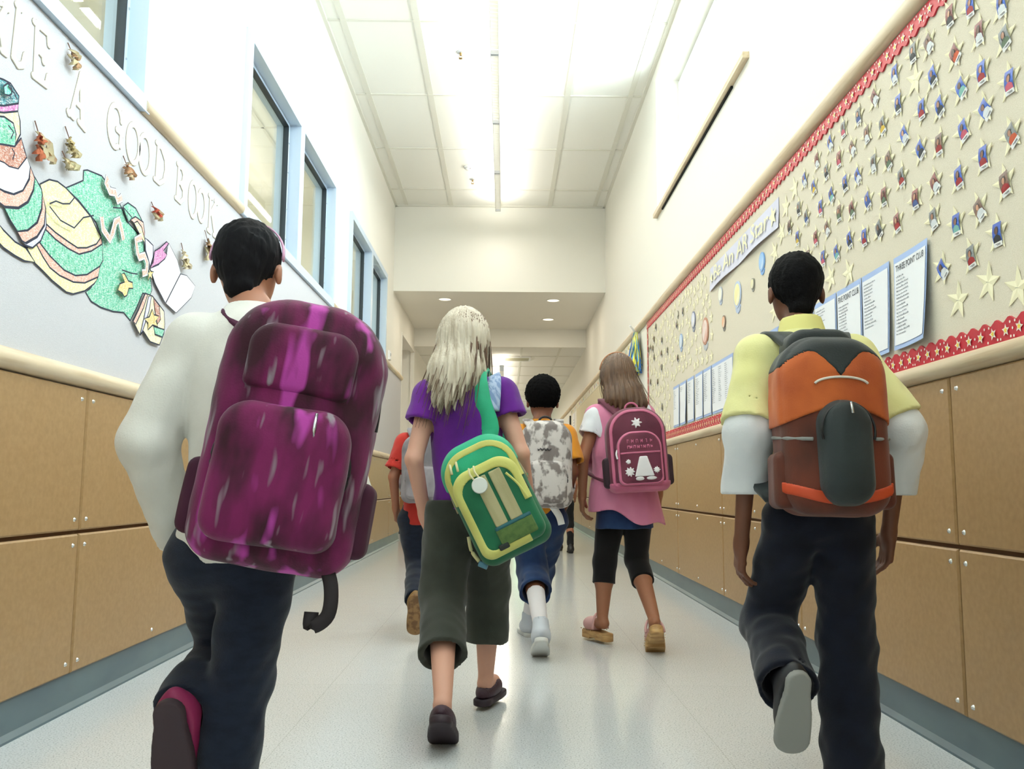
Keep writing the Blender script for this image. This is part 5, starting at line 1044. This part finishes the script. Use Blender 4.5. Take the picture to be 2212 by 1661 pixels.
    for q,sx in (('L',-1),('R',1)):
        sh=A3(-0.575,1.82,1.020) if q=='L' else A3(-0.455,1.82,1.030)
        P=spline([k.M@Vector((sx*0.055,-0.01,0.17)),sh+A3(0.03 if q=='L' else 0,-0.055,0.030),sh+A3(0,0.0,0.052),sh+A3(0,0.115,0.0),sh+A3(sx*0.02,0.125,-0.12),sh+A3(sx*0.06,0.06,-0.26),k.M@Vector((sx*0.12,-0.02,-0.17))])
        k.tube_w('shoulder_strap',mat('maroon_strap','#4f1a38',0.8),P,0.006,flat=0.045)
    P=spline([k.M@Vector((0.10,-0.10,-0.215)),k.M@Vector((0.125,-0.12,-0.26)),k.M@Vector((0.13,-0.125,-0.31)),k.M@Vector((0.105,-0.12,-0.335)),k.M@Vector((0.10,-0.115,-0.31))])
    k.tube_w('dangling_strap',mat('black_strap','#1c1216',0.7),P,0.003,flat=0.024)
    p.bodyobj
personA()
# ---------------------------------------------------------------- child E: yellow tee, orange pack (right foreground)
def personE():
    p=Person('child in pale yellow tee over white sleeves and navy trousers, right foreground',dict(head=(0.762,2.235,1.222),look=(0.05,1,-0.10),neck=(0.757,2.19,1.118),pelvis=(0.775,2.15,0.66),shL=(0.635,2.16,1.040),shR=(0.875,2.16,1.040),
        elL=(0.592,2.10,0.845),wrL=(0.585,2.17,0.575),elR=(0.955,2.09,0.855),wrR=(0.955,2.18,0.60),hipL=(0.710,2.15,0.63),hipR=(0.825,2.15,0.63),knL=(0.665,2.23,0.385),anL=(0.632,2.00,0.29),knR=(0.828,2.15,0.37),anR=(0.805,2.08,0.09),
        toeL=(-0.05,0.30,-1),tupL=(0,1,0.30),toeR=(0.05,1,0)),0.90,'#6d4330')
    p.sc=0.90; p.body()
    ws=cloth('white_sleeve_cloth','#dfe0e0','#d2d4d6'); p.shirt(ws,0.012,1.96,0.70,name='undershirt',puff=0.014,seed=4)
    p.shirt(cloth('pale_yellow_tee','#e2de9f','#d8d38c'),0.020,0.88,0.69,puff=0.014,seed=5); p.trousers(M_navy,1.12,0.085,0.072,0.076,0.05,amp=0.006)
    p.shoes(mat('black_sneaker','#1c1d22',0.5),mat('sole_grey','#8a8a86',0.7)); p.hair(mat('black_hair_e','#08080a',0.75,spec=0.12,bump=((240,240,240),0.5,0.003)),'short')
    m=MB(); P=[]; c=(p.j['shL']+p.j['shR'])/2
    g=SDF(p.j['neck']-0.12,p.j['neck']+0.12,0.004); nk=p.j['neck']; g.add(capsule(nk+A3(0,-0.005,-0.02),nk+A3(0,0,0.028),0.062,0.050,flat=True),0); g.cut(capsule(nk+A3(0,0,-0.05),nk+A3(0,0.004,0.08),0.041)); g.mesh('collar',mat('collar_yellow','#e6df8e',0.85),p.root,p.org)
    m=MB(); pts=[p.j['pelvis']+A3(0.118*math.cos(a),0.10*math.sin(a),0.030)-p.org for a in np.linspace(0,2*math.pi,41)]; ribbon(m,pts,(0.028,Vector((0,0,1))),0.003); m.build('belt',mat('olive_belt','#2c2f22',0.6),p.root,True)
    k=Pack('orange and charcoal backpack on the child in pale yellow, right foreground',(0.745,2.055,0.850),(math.radians(-3),0,0.0),h=0.004,box=0.30)
    og=cloth('orange_nylon','#c4632c','#a34a22',(8,8,8),rough=0.6); ch=cloth('charcoal_nylon','#2b3233','#1f2526',(10,10,10),rough=0.6); rust=cloth('rust_nylon','#6e3422','#43261e',(9,9,5),rough=0.65,lo=0.35,hi=0.65)
    k.main(rust,slab(0.118,0.200,0.09,0.06,0.0,-0.12,0.03,0.03),amp=0.003)
    k.patch('upper_panel',og,lambda x,z: np.maximum(0.005+0.9*np.abs(x)*0.0-z+0.03*np.cos(x*14), z-0.128-0.04*np.cos((np.abs(x)-0.06)*22)+np.clip(0.055-np.abs(x),0,1)*0.5),0.006)
    k.patch('top_flap',ch,lambda x,z: -(z-0.122-0.04*np.cos((np.abs(x)-0.06)*22)+np.clip(0.055-np.abs(x),0,1)*0.5),0.0075)
    k.part('front_pocket',ch,[slab(0.058,0.115,0.055,0.05,-0.12,-0.175,0.02,0.022,0,-0.065)],amp=0.002)
    k.patch('lower_band',mat('bright_orange_trim','#c2461f',0.6),lambda x,z: np.abs(z+0.165-0.9*x*x*2)-0.012,0.007)
    for sx in (-1,1):
        k.part('side_pocket',rust,[slab(0.028,0.065,0.02,0.02,-0.02,-0.09,0.01,0.01,sx*0.108,-0.12)],amp=0.002)
        k.tube_l('compression_strap',mat('grey_webbing','#8b8d8a',0.7),[(sx*0.120,-0.03,-0.02),(sx*0.114,-0.115,-0.03),(sx*0.07,-0.155,-0.035)],0.004)
    k.tube_l('zipper',M_zip,[(0.088*math.cos(a),-0.138-0.012*math.sin(a),0.03+0.060*math.sin(a)) for a in np.linspace(0.1,math.pi-0.1,26)],0.0035)
    k.tube_l('zipper',M_zip,[(0.058*math.cos(a),-0.178,-0.02+0.062*math.sin(a)) for a in np.linspace(-0.3,math.pi+0.3,26)],0.003)
    k.tube_l('highlight_piping',mat('silver_piping','#d9d3c8',0.4),[(0.060*math.cos(a),-0.153-0.004*math.sin(a),0.085+0.018*math.sin(a)) for a in np.linspace(0.2,math.pi-0.2,18)],0.0028)
    k.tube_l('zip_pull',M_metal,[(0.0,-0.20,0.04),(0.0,-0.208,0.015)],0.003)
    k.tube_l('grab_handle',ch,[(0.03*math.cos(a),-0.02,0.21+0.03*math.sin(a)) for a in np.linspace(0,math.pi,12)],0.006)
    # charcoal yoke rising to the shoulders
    for q,sx in (('L',-1),('R',1)):
        sh=p.j['sh'+q]*0.62+(p.j['shL']+p.j['shR'])/2*0.38
        P=spline([k.M@Vector((sx*0.045,-0.03,0.19)),sh+A3(-sx*0.012,-0.055,0.040),sh+A3(0,-0.01,0.058),sh+A3(0,0.05,0.050),sh+A3(0,0.115,-0.02),sh+A3(sx*0.03,0.115,-0.14),sh+A3(sx*0.07,0.05,-0.25),k.M@Vector((sx*0.11,-0.02,-0.16))])
        k.tube_w('shoulder_strap',ch,P,0.008,flat=0.060)
    k.part('back_yoke',ch,[slab(0.080,0.050,0.045,0.02,0.03,-0.050,0.018,0.008,0,0.190)],amp=0.002)
personE()
# ---------------------------------------------------------------- child B: purple tee, green sling bag
def personB():
    p=Person('girl with long ash-blonde hair in purple tee and grey capris, centre left',dict(head=(-0.135,2.90,1.185),look=(0.12,1,0.0),neck=(-0.13,2.87,1.085),pelvis=(-0.115,2.85,0.66),shL=(-0.245,2.85,1.005),shR=(-0.015,2.85,1.015),
        elL=(-0.288,2.79,0.80),wrL=(-0.258,2.88,0.615),elR=(0.052,2.80,0.82),wrR=(0.085,2.96,0.67),hipL=(-0.175,2.85,0.62),hipR=(-0.055,2.85,0.62),knL=(-0.190,2.80,0.365),anL=(-0.163,2.47,0.145),knR=(-0.050,2.95,0.375),anR=(-0.055,2.95,0.105),
        toeL=(0,1,-0.62),tupL=(0,0.6,1),toeR=(0.25,1,0)),1.0,'#d3a08a')
    p.body(); p.shirt(cloth('purple_tee','#6a2390','#4f1a70',(7,7,5)),0.016,0.42,0.640,seed=6,puff=0.006)
    p.trousers(cloth('grey_green_cotton','#3e413a','#33362f',(9,9,9)),0.62,0.086,0.070,0.070,0.015,name='capri_trousers',seed=9)
    p.shoes(mat('plum_flat_shoe','#3b2433',0.5,bump=((60,400,60),0.6,0.003)),mat('plum_sole','#2c1e28',0.6),'flat')
    ash=mat('ash_blonde_hair','#cfc3ae',0.45,noise=('#ab9b84',(50,50,6),0.45,0.7),bump=((220,220,14),0.6,0.004)); dk=mat('dark_blonde_hair','#7d6c5c',0.45)
    p.hair(ash,'long',length=0.135,drift=(-0.03,-0.03,0)); p.strands(ash,240,None,None,0.30,(-0.04,-0.03,0),1); p.strands(mat('brown_underhair','#6a4f3c',0.5),420,None,None,0.335,(-0.04,-0.055,0),2,name='under_strands',r=0.0028)
    m=MB(); P=[p.hp(0.085*math.cos(a),0.03*math.sin(a)-0.0,0.04+0.093*math.sin(a))-p.org for a in np.linspace(0,math.pi,20)]
    k=Pack('emerald green sling bag with lime trim slung across the girl in purple',(-0.028,2.73,0.678),(math.radians(-3),math.radians(-27),0.0),name='sling_bag',h=0.0038,box=0.27)
    dg=cloth('dark_green_nylon','#1f6b48','#195a3c',(9,9,9),rough=0.6); em=cloth('emerald_nylon','#2fae82','#26986f',(8,8,8),rough=0.6); lime=cloth('lime_nylon','#cfcf77','#bdbb62',(8,8,8),rough=0.6); tan=cloth('khaki_stripe','#b4ad84','#a39c72',(30,8,4),rough=0.6); olive=cloth('olive_mesh','#5f7a44','#4b6638',(60,60,60))
    k.main(dg,slab(0.116,0.186,0.085,0.045,0.0,-0.10,0.026,0.02),amp=0.002)
    k.patch('upper_panel',em,lambda x,z: 0.075-z+0.0*x,0.004)
    k.patch('lime_upper_band',lime,lambda x,z: np.abs(arch2(x,z,0.104,0.158,0.075,0.05))-0.010+np.where(z<0.02,0.5,0),0.0065)
    k.part('front_pocket',dg,[slab(0.104,0.135,0.06,0.035,-0.095,-0.150,0.016,0.014,0,-0.030)],amp=0.0015); fp=k.last
    k.patch('lime_rim',lime,lambda x,z: np.maximum(arch2(x,z+0.030,0.104,0.135,0.06,0.035),-arch2(x,z+0.034,0.080,0.108,0.045,0.025))+np.where((x>0.05)&(z<-0.05),0.5,0),0.0035,base=fp)
    for cx in (-0.012,0.036): k.patch('khaki_stripe',tan,lambda x,z,cx=cx: np.maximum(np.abs(x-cx)-0.019,np.abs(z+0.008)-0.078),0.0045,base=fp)
    k.patch('blue_edge_band',mat('teal_binding','#1f5f66',0.6),lambda x,z: np.maximum(np.abs(z+0.090)-0.006,np.abs(x-0.020)-0.058),0.006,base=fp)
    k.patch('mesh_pocket',olive,lambda x,z: np.maximum(np.abs(z+0.118)-0.026,np.abs(x-0.020)-0.058),0.005,base=fp)
    k.patch('logo_patch',mat('logo_black','#16201c',0.5),lambda x,z: np.maximum(np.abs(x-0.0655+0.10)-0.016,np.abs(z+0.143)-0.009),0.0065,base=fp)
    k.tube_l('zipper',M_zip,[(0.104*math.copysign(abs(math.cos(a))**0.75,math.cos(a)),-0.112,-0.028+0.136*math.sin(a)**0.85) for a in np.linspace(0.02,math.pi-0.02,34)],0.004)
    k.tube_l('zipper',mat('tan_zip','#a99a76',0.6),[(0.118*math.copysign(abs(math.cos(a))**0.75,math.cos(a)),-0.060,0.0+0.181*math.sin(a)**0.85) for a in np.linspace(0.02,math.pi-0.02,34)],0.004)
    k.tube_l('pocket_zipper',lime,spline([(0.064,-0.178,0.045),(0.082,-0.176,0.0),(0.090,-0.170,-0.05)]),0.0035)
    for x0 in (-0.028,-0.012): k.tube_l('zip_pull',mat('cream_cord','#d8d2a4',0.7),spline([(x0,-0.165,0.105),(x0-0.004,-0.176,0.085),(x0+0.002,-0.180,0.062)]),0.003)
    m=MB(); m.disc((-0.02,-0.186,0.045),(0,-1,0),0.024,0.022,26,0,0.005); m.build('round_charm',mat('clear_charm','#dfe3dc',0.1,spec=0.8),k.root,False)
    for zz in (0.115,): 
        for dx in (-0.075,-0.055): k.tube_l('cream_tab',mat('cream_cord','#d8d2a4',0.7),[(dx,-0.115,0.145),(dx-0.006,-0.128,0.115)],0.004)
    k.tube_l('side_tab',mat('cream_webbing','#d9d09a',0.7),spline([(-0.122,-0.05,-0.07),(-0.132,-0.055,-0.11),(-0.125,-0.055,-0.15)]),0.006); k.tube_l('side_buckle',mat('blue_buckle','#5d93a8',0.4),[(-0.128,-0.06,-0.155),(-0.110,-0.065,-0.175)],0.009)
    shc=p.j['neck']*0.45+p.j['shR']*0.55
    P=spline([k.M@Vector((-0.035,-0.03,0.165)),A3(-0.050,2.755,0.88),A3(-0.075,2.765,0.985),A3(-0.088,2.80,1.065),A3(-0.075,2.87,1.080),A3(-0.06,2.94,1.00),A3(-0.02,2.955,0.90),A3(0.035,2.90,0.80),A3(0.045,2.82,0.74),k.M@Vector((0.06,-0.03,0.10))])
    k.tube_w('shoulder_strap',em,P,0.006,flat=(0.060,Vector((1,0,0))))
    P=spline([A3(-0.045,2.765,0.955),A3(-0.040,2.79,1.035),A3(-0.042,2.85,1.072),A3(-0.05,2.93,1.02)])
    k.tube_w('strap_pad',cloth('blue_striped_pad','#7d93b8','#a9b7cf',(90,90,3),lo=0.45,hi=0.55),P,0.007,flat=(0.055,Vector((1,0,0))))
personB()
# ---------------------------------------------------------------- child C: afro, camouflage pack
def personC():
    p=Person('child with short black afro in orange top and blue jeans, centre',dict(head=(0.180,4.13,1.115),look=(-0.1,1,-0.1),neck=(0.178,4.10,1.020),pelvis=(0.165,4.10,0.60),shL=(0.080,4.10,0.950),shR=(0.285,4.10,0.950),
        elL=(0.058,4.06,0.78),wrL=(0.075,4.17,0.62),elR=(0.316,4.04,0.785),wrR=(0.290,4.17,0.635),hipL=(0.110,4.10,0.56),hipR=(0.215,4.10,0.56),knL=(0.135,4.10,0.33),anL=(0.158,3.74,0.135),knR=(0.175,4.27,0.34),anR=(0.125,4.33,0.085),
        toeL=(0,1,-0.55),tupL=(0,0.55,1),toeR=(-0.15,1,0)),0.95,'#7a4a33')
    p.body(); p.shirt(cloth('orange_top','#e0962c','#c97f22',(7,7,5)),0.016,0.75,0.56,seed=3,puff=0.01); p.trousers(M_den2,0.42,0.088,0.074,0.078,0.06,name='rolled_jeans',seed=7,amp=0.007)
    p.hair(mat('black_afro','#0a090a',0.95,spec=0.1),'afro'); p.shoes(mat('pale_sneaker','#c9ced6',0.6),M_solew)
    for q in 'L','R':
        g=SDF(p.lo,p.hi,0.005); a=seg(p.j['kn'+q],p.j['an'+q],0.42); g.add(capsule(a,p.j['an'+q],0.041,0.031),0); ax=unit(p.j['an'+q]-a); g.keep(lambda Q,a=a,ax=ax: -((Q-a)@ax)); g.mesh('sock',cloth('white_sock','#e4dfe0'),p.root,p.org)
    k=Pack('grey and white camouflage backpack on the child with afro, centre',(0.188,4.005,0.815),(math.radians(-2),0,0.0),h=0.0045,box=0.27)
    cm=cloth('grey_camouflage','#cfc8c4','#7f7673',(26,26,18),lo=0.47,hi=0.56,rough=0.7)
    k.main(cm,slab(0.118,0.195,0.095,0.05,0,-0.11,0.03,0.03),amp=0.004); k.part('front_pocket',cm,[slab(0.092,0.095,0.05,0.035,-0.10,-0.155,0.018,0.016,0,-0.085)],amp=0.002)
    k.tube_l('zipper',M_zip,[(0.094*math.cos(a),-0.128,-0.07+0.080*math.sin(a)) for a in np.linspace(-0.2,math.pi+0.2,26)],0.003)
    k.patch('brand_mark',mat('dark_stitching','#4a4446',0.7),lambda x,z: np.maximum(np.abs(z-0.060-0.004*np.sin(x*400))-0.004,np.abs(x+0.01)-0.032),0.005)
    k.tube_l('grab_handle',M_zip,[(0.03*math.cos(a),-0.02,0.195+0.025*math.sin(a)) for a in np.linspace(0,math.pi,12)],0.005)
    for q,sx in (('L',-1),('R',1)):
        sh=p.j['sh'+q]*0.7+(p.j['shL']+p.j['shR'])/2*0.3
        P=spline([k.M@Vector((sx*0.05,-0.01,0.165)),sh+A3(0,-0.03,0.070),sh+A3(0,0.03,0.07),sh+A3(0,0.105,-0.01),sh+A3(sx*0.03,0.11,-0.12),sh+A3(sx*0.06,0.05,-0.22),k.M@Vector((sx*0.10,-0.02,-0.14))])
        k.tube_w('shoulder_strap',cm,P,0.006,flat=0.045)
    P=spline([k.M@Vector((0.03,-0.02,-0.185)),A3(0.25,3.99,0.585),A3(0.262,3.985,0.545)]); k.tube_w('hanging_label',M_white,P,0.002,flat=0.03)
personC()
# ---------------------------------------------------------------- child D: pink vest, pink pack
def personD():
    p=Person('girl with long brown hair in pink vest, denim skirt and black leggings, centre right',dict(head=(0.548,4.20,1.235),look=(0.0,1,0.0),neck=(0.552,4.17,1.135),pelvis=(0.570,4.15,0.65),shL=(0.440,4.15,1.050),shR=(0.665,4.15,1.055),
        elL=(0.372,4.11,0.855),wrL=(0.372,4.17,0.670),elR=(0.735,4.12,0.86),wrR=(0.745,4.22,0.68),hipL=(0.510,4.15,0.61),hipR=(0.635,4.15,0.61),knL=(0.480,4.19,0.365),anL=(0.462,4.14,0.118),knR=(0.632,4.20,0.375),anR=(0.660,3.90,0.150),
        toeL=(-0.45,1,0),toeR=(0.1,1,-0.8),tupR=(0,0.8,1)),1.0,'#a06c50')
    p.body(); p.shirt(cloth('white_tee','#eceef2','#e0e2e8'),0.012,0.48,0.75,name='white_tee',seed=2,puff=0.010)
    p.shirt(cloth('pink_vest','#d989a8','#cc7a9b',(7,7,5)),0.020,0.0,lambda P:0.575+0.018*np.sin(P[:,0]*28)-0.25*(P[:,0]-0.57),name='pink_vest',seed=8,flare=0.012)
    g=SDF(p.lo,p.hi,0.005); P=p.j['pelvis']; g.add(capsule(P+A3(0,0,0.06),P+A3(0,0,-0.125),0.105,0.125,sx=1.12,side=A3(1,0,0),flat=True),0); g.cut(capsule(P+A3(0,0,-0.10),P+A3(0,0,-0.3),0.108)); g.band(lambda Q,d:d+0.004*wav(Q,(24,24,8),2),0.03); g.mesh('denim_skirt',M_den2,p.root,p.org)
    p.trousers(cloth('black_legging','#0e0d0f'),0.40,0.072,0.054,0.0535,0.02,name='leggings',amp=0.001,hollow=False)
    br=mat('warm_brown_hair','#6b4f38',0.42,noise=('#4f3826',(50,50,6),0.4,0.7),bump=((220,220,14),0.6,0.004)); p.hair(br,'long',length=0.085,drift=(0.05,-0.02,0),w=0.080); p.strands(br,200,None,None,0.26,(0.06,-0.02,0),5)
    m=MB(); P_=[p.hp(0.086*math.cos(a),0.0,0.038+0.096*math.sin(a))-p.org for a in np.linspace(0.1,math.pi-0.1,22)]; ribbon(m,P_,(0.010,Vector((0,1,0))),0.003); m.build('headband',mat('coral_headband','#c08a66',0.5),p.root,True)
    p.shoes(mat('pink_leather','#d7a6a2',0.5),mat('cork_wood_sole','#c9a26c',0.6,noise=('#a87f4c',(12,12,60),0.4,0.6)),'clog')
    k=Pack('pink and maroon printed backpack on the girl in the pink vest',(0.603,4.045,0.885),(math.radians(-2),math.radians(-4),0),h=0.004,box=0.27)
    mr=cloth('maroon_nylon','#6f3246','#5a2638',(9,9,9),rough=0.55); pk=cloth('rose_nylon','#c9708f','#b95f80',(9,9,9),rough=0.55); wh=mat('print_white','#e9e7ea',0.6)
    k.main(mr,slab(0.135,0.190,0.115,0.035,0,-0.12,0.028,0.022),amp=0.002)
    k.patch('rose_side_band',pk,lambda x,z: np.abs(arch2(x,z,0.118,0.172,0.10,0.03))-0.007,0.004)
    k.patch('rose_base',pk,lambda x,z: z+0.150,0.003)
    k.part('front_pocket',mr,[slab(0.100,0.120,0.075,0.03,-0.12,-0.165,0.014,0.010,0,-0.045)],amp=0.001); fp=k.last
    k.patch('pocket_rim',pk,lambda x,z: np.maximum(arch2(x,z+0.045,0.100,0.120,0.075,0.03),-arch2(x,z+0.045,0.090,0.110,0.066,0.024)),0.003,base=fp)
    k.patch('pocket_divider',pk,lambda x,z: np.maximum(np.abs(z+0.022)-0.004,np.abs(x)-0.09),0.004,base=fp)
    def letters(x,z):
        d=np.full(x.shape,1.0)
        for r_,(zc,n_) in enumerate(((0.030,6),(0.004,8))):
            for i in range(n_):
                xc=-0.052+0.104*i/(n_-1); d=np.minimum(d,np.maximum(np.abs(np.abs(x-xc)-0.0038)-0.0018,np.abs(z-zc)-0.0095)); 
                if i%2==0: d=np.minimum(d,np.maximum(np.abs(x-xc)-0.005,np.abs(z-zc-0.0075)-0.002))
                else: d=np.minimum(d,np.maximum(np.abs(x-xc)-0.005,np.abs(z-zc)-0.002))
        return d
    k.patch('printed_lettering',pk,letters,0.0035,base=fp)
    k.patch('white_dress_shape',wh,lambda x,z: np.maximum(np.abs(x-0.012)-(0.016+0.30*np.clip(-0.035-z,0,0.2)),np.abs(z+0.083)-0.045),0.0035,base=fp)
    k.patch('white_feet_shape',wh,lambda x,z: np.minimum(np.sqrt(((x+0.010)/0.020)**2+((z+0.137)/0.009)**2)-1,np.sqrt(((x-0.042)/0.024)**2+((z+0.137)/0.008)**2)-1)*0.008,0.0040,base=fp)
    for cx,cz,r_ in ((-0.052,-0.105,0.024),(0.068,-0.102,0.018),(-0.056,-0.060,0.014)): k.patch('daisy_print',wh,lambda x,z,cx=cx,cz=cz,r_=r_: np.hypot(x-cx,z-cz)-r_*(0.78+0.22*np.cos(9*np.arctan2(z-cz,x-cx))),0.0035,base=fp)
    k.patch('top_flower_print',wh,lambda x,z: np.hypot(x,z-0.115)-0.026*(0.75+0.25*np.cos(7*np.arctan2(z-0.115,x))),0.0045)
    k.tube_l('zipper',pk,[(0.130*math.copysign(abs(math.cos(a))**0.8,math.cos(a)),-0.075,0.0+0.186*math.sin(a)**0.85) for a in np.linspace(0.02,math.pi-0.02,34)],0.004)
    k.tube_l('zip_pull',wh,spline([(-0.095,-0.15,0.0),(-0.105,-0.162,-0.02),(-0.102,-0.165,-0.045)]),0.004)
    k.tube_l('grab_handle',pk,[(0.03*math.cos(a),-0.02,0.19+0.03*math.sin(a)) for a in np.linspace(0,math.pi,12)],0.005)
    for sx in (-1,1): k.part('side_pocket',mat('dark_mesh','#2f1c26',0.8),[slab(0.026,0.07,0.02,0.02,-0.02,-0.09,0.01,0.01,sx*0.132,-0.10)],amp=0.001)
    for q,sx in (('L',-1),('R',1)):
        sh=p.j['sh'+q]*0.7+(p.j['shL']+p.j['shR'])/2*0.3
        P=spline([k.M@Vector((sx*0.05,-0.01,0.165)),sh+A3(0,-0.03,0.072),sh+A3(0,0.03,0.07),sh+A3(0,0.105,-0.01),sh+A3(sx*0.03,0.115,-0.13),sh+A3(sx*0.07,0.05,-0.25),k.M@Vector((sx*0.12,-0.02,-0.14))])
        k.tube_w('shoulder_strap',mr,P,0.006,flat=0.045)
personD()
# ---------------------------------------------------------------- child F: red top, grey pack, behind B
def personF():
    p=Person('child in red top and dark jeans with grey backpack, partly hidden behind girl in purple',dict(head=(-0.405,4.53,1.085),look=(0,1,-0.1),neck=(-0.405,4.50,0.990),pelvis=(-0.415,4.48,0.575),shL=(-0.505,4.48,0.930),shR=(-0.305,4.48,0.930),
        elL=(-0.560,4.44,0.76),wrL=(-0.555,4.52,0.60),elR=(-0.255,4.45,0.76),wrR=(-0.255,4.55,0.62),hipL=(-0.465,4.48,0.54),hipR=(-0.365,4.48,0.54),knL=(-0.430,4.48,0.31),anL=(-0.405,4.17,0.18),knR=(-0.37,4.62,0.32),anR=(-0.37,4.72,0.085),
        toeL=(0,0.25,-1),tupL=(0,1,0.25),toeR=(0,1,0)),0.92,'#a56f55')
    p.body(h=0.006); p.shirt(cloth('red_top','#c4382e','#a82d26'),0.016,0.8,0.52,h=0.006,puff=0.01); p.trousers(M_denim,1.0,0.082,0.068,0.064,0.05,h=0.006)
    p.hair(mat('dark_brown_hair','#3a2420',0.6),'short'); p.shoes(mat('tan_sneaker','#8a6a3c',0.6),mat('amber_sole','#8f6c42',0.6,noise=('#6b4a28',(40,40,40),0.45,0.6)))
    k=Pack('grey backpack on the child in red top behind the girl in purple',(-0.400,4.39,0.80),(0,0,0),h=0.005,box=0.25)
    gr=cloth('grey_nylon','#9a9498','#7b767b',(12,12,8),lo=0.4,hi=0.6); k.main(gr,slab(0.105,0.17,0.08,0.04,0,-0.10,0.025,0.02),amp=0.003); k.part('front_pocket',gr,[slab(0.08,0.08,0.04,0.03,-0.09,-0.135,0.015,0.01,0,-0.07)],amp=0.002)
    k.tube_l('zipper',M_zip,[(0.082*math.cos(a),-0.11,-0.055+0.068*math.sin(a)) for a in np.linspace(-0.2,math.pi+0.2,22)],0.003)
    for q,sx in (('L',-1),('R',1)):
        sh=p.j['sh'+q]*0.7+(p.j['shL']+p.j['shR'])/2*0.3
        P=spline([k.M@Vector((sx*0.05,-0.01,0.15)),sh+A3(0,-0.03,0.068),sh+A3(0,0.03,0.068),sh+A3(0,0.10,-0.01),sh+A3(sx*0.03,0.105,-0.12),sh+A3(sx*0.05,0.05,-0.2),k.M@Vector((sx*0.09,-0.02,-0.12))])
        k.tube_w('shoulder_strap',gr,P,0.006,flat=0.04)
personF()
# ---------------------------------------------------------------- child G: far ahead, dark trousers
def personG():
    p=Person('distant child in dark trousers far ahead, only legs visible between two children',dict(head=(0.66,9.70,1.06),look=(0,1,0),neck=(0.66,9.68,0.97),pelvis=(0.665,9.68,0.57),shL=(0.57,9.68,0.91),shR=(0.75,9.68,0.91),
        elL=(0.55,9.65,0.75),wrL=(0.56,9.72,0.60),elR=(0.79,9.65,0.75),wrR=(0.79,9.74,0.61),hipL=(0.615,9.68,0.53),hipR=(0.715,9.68,0.53),knL=(0.625,9.86,0.31),anL=(0.63,9.92,0.085),knR=(0.725,9.66,0.30),anR=(0.728,9.58,0.085),toeL=(0,1,0),toeR=(0,1,0)),0.88,'#a56f55')
    p.body(h=0.008); p.shirt(cloth('beige_top','#c9b98a'),0.016,0.6,0.54,h=0.008); p.trousers(cloth('black_trousers','#17181a'),1.0,0.070,0.050,0.042,0.05,h=0.008); p.hair(mat('dark_brown_hair','#3a2420',0.6),'short',h=0.006); p.shoes(mat('black_shoe','#1a1a1c',0.5),mat('black_sole','#111113',0.7),h=0.006)
personG()
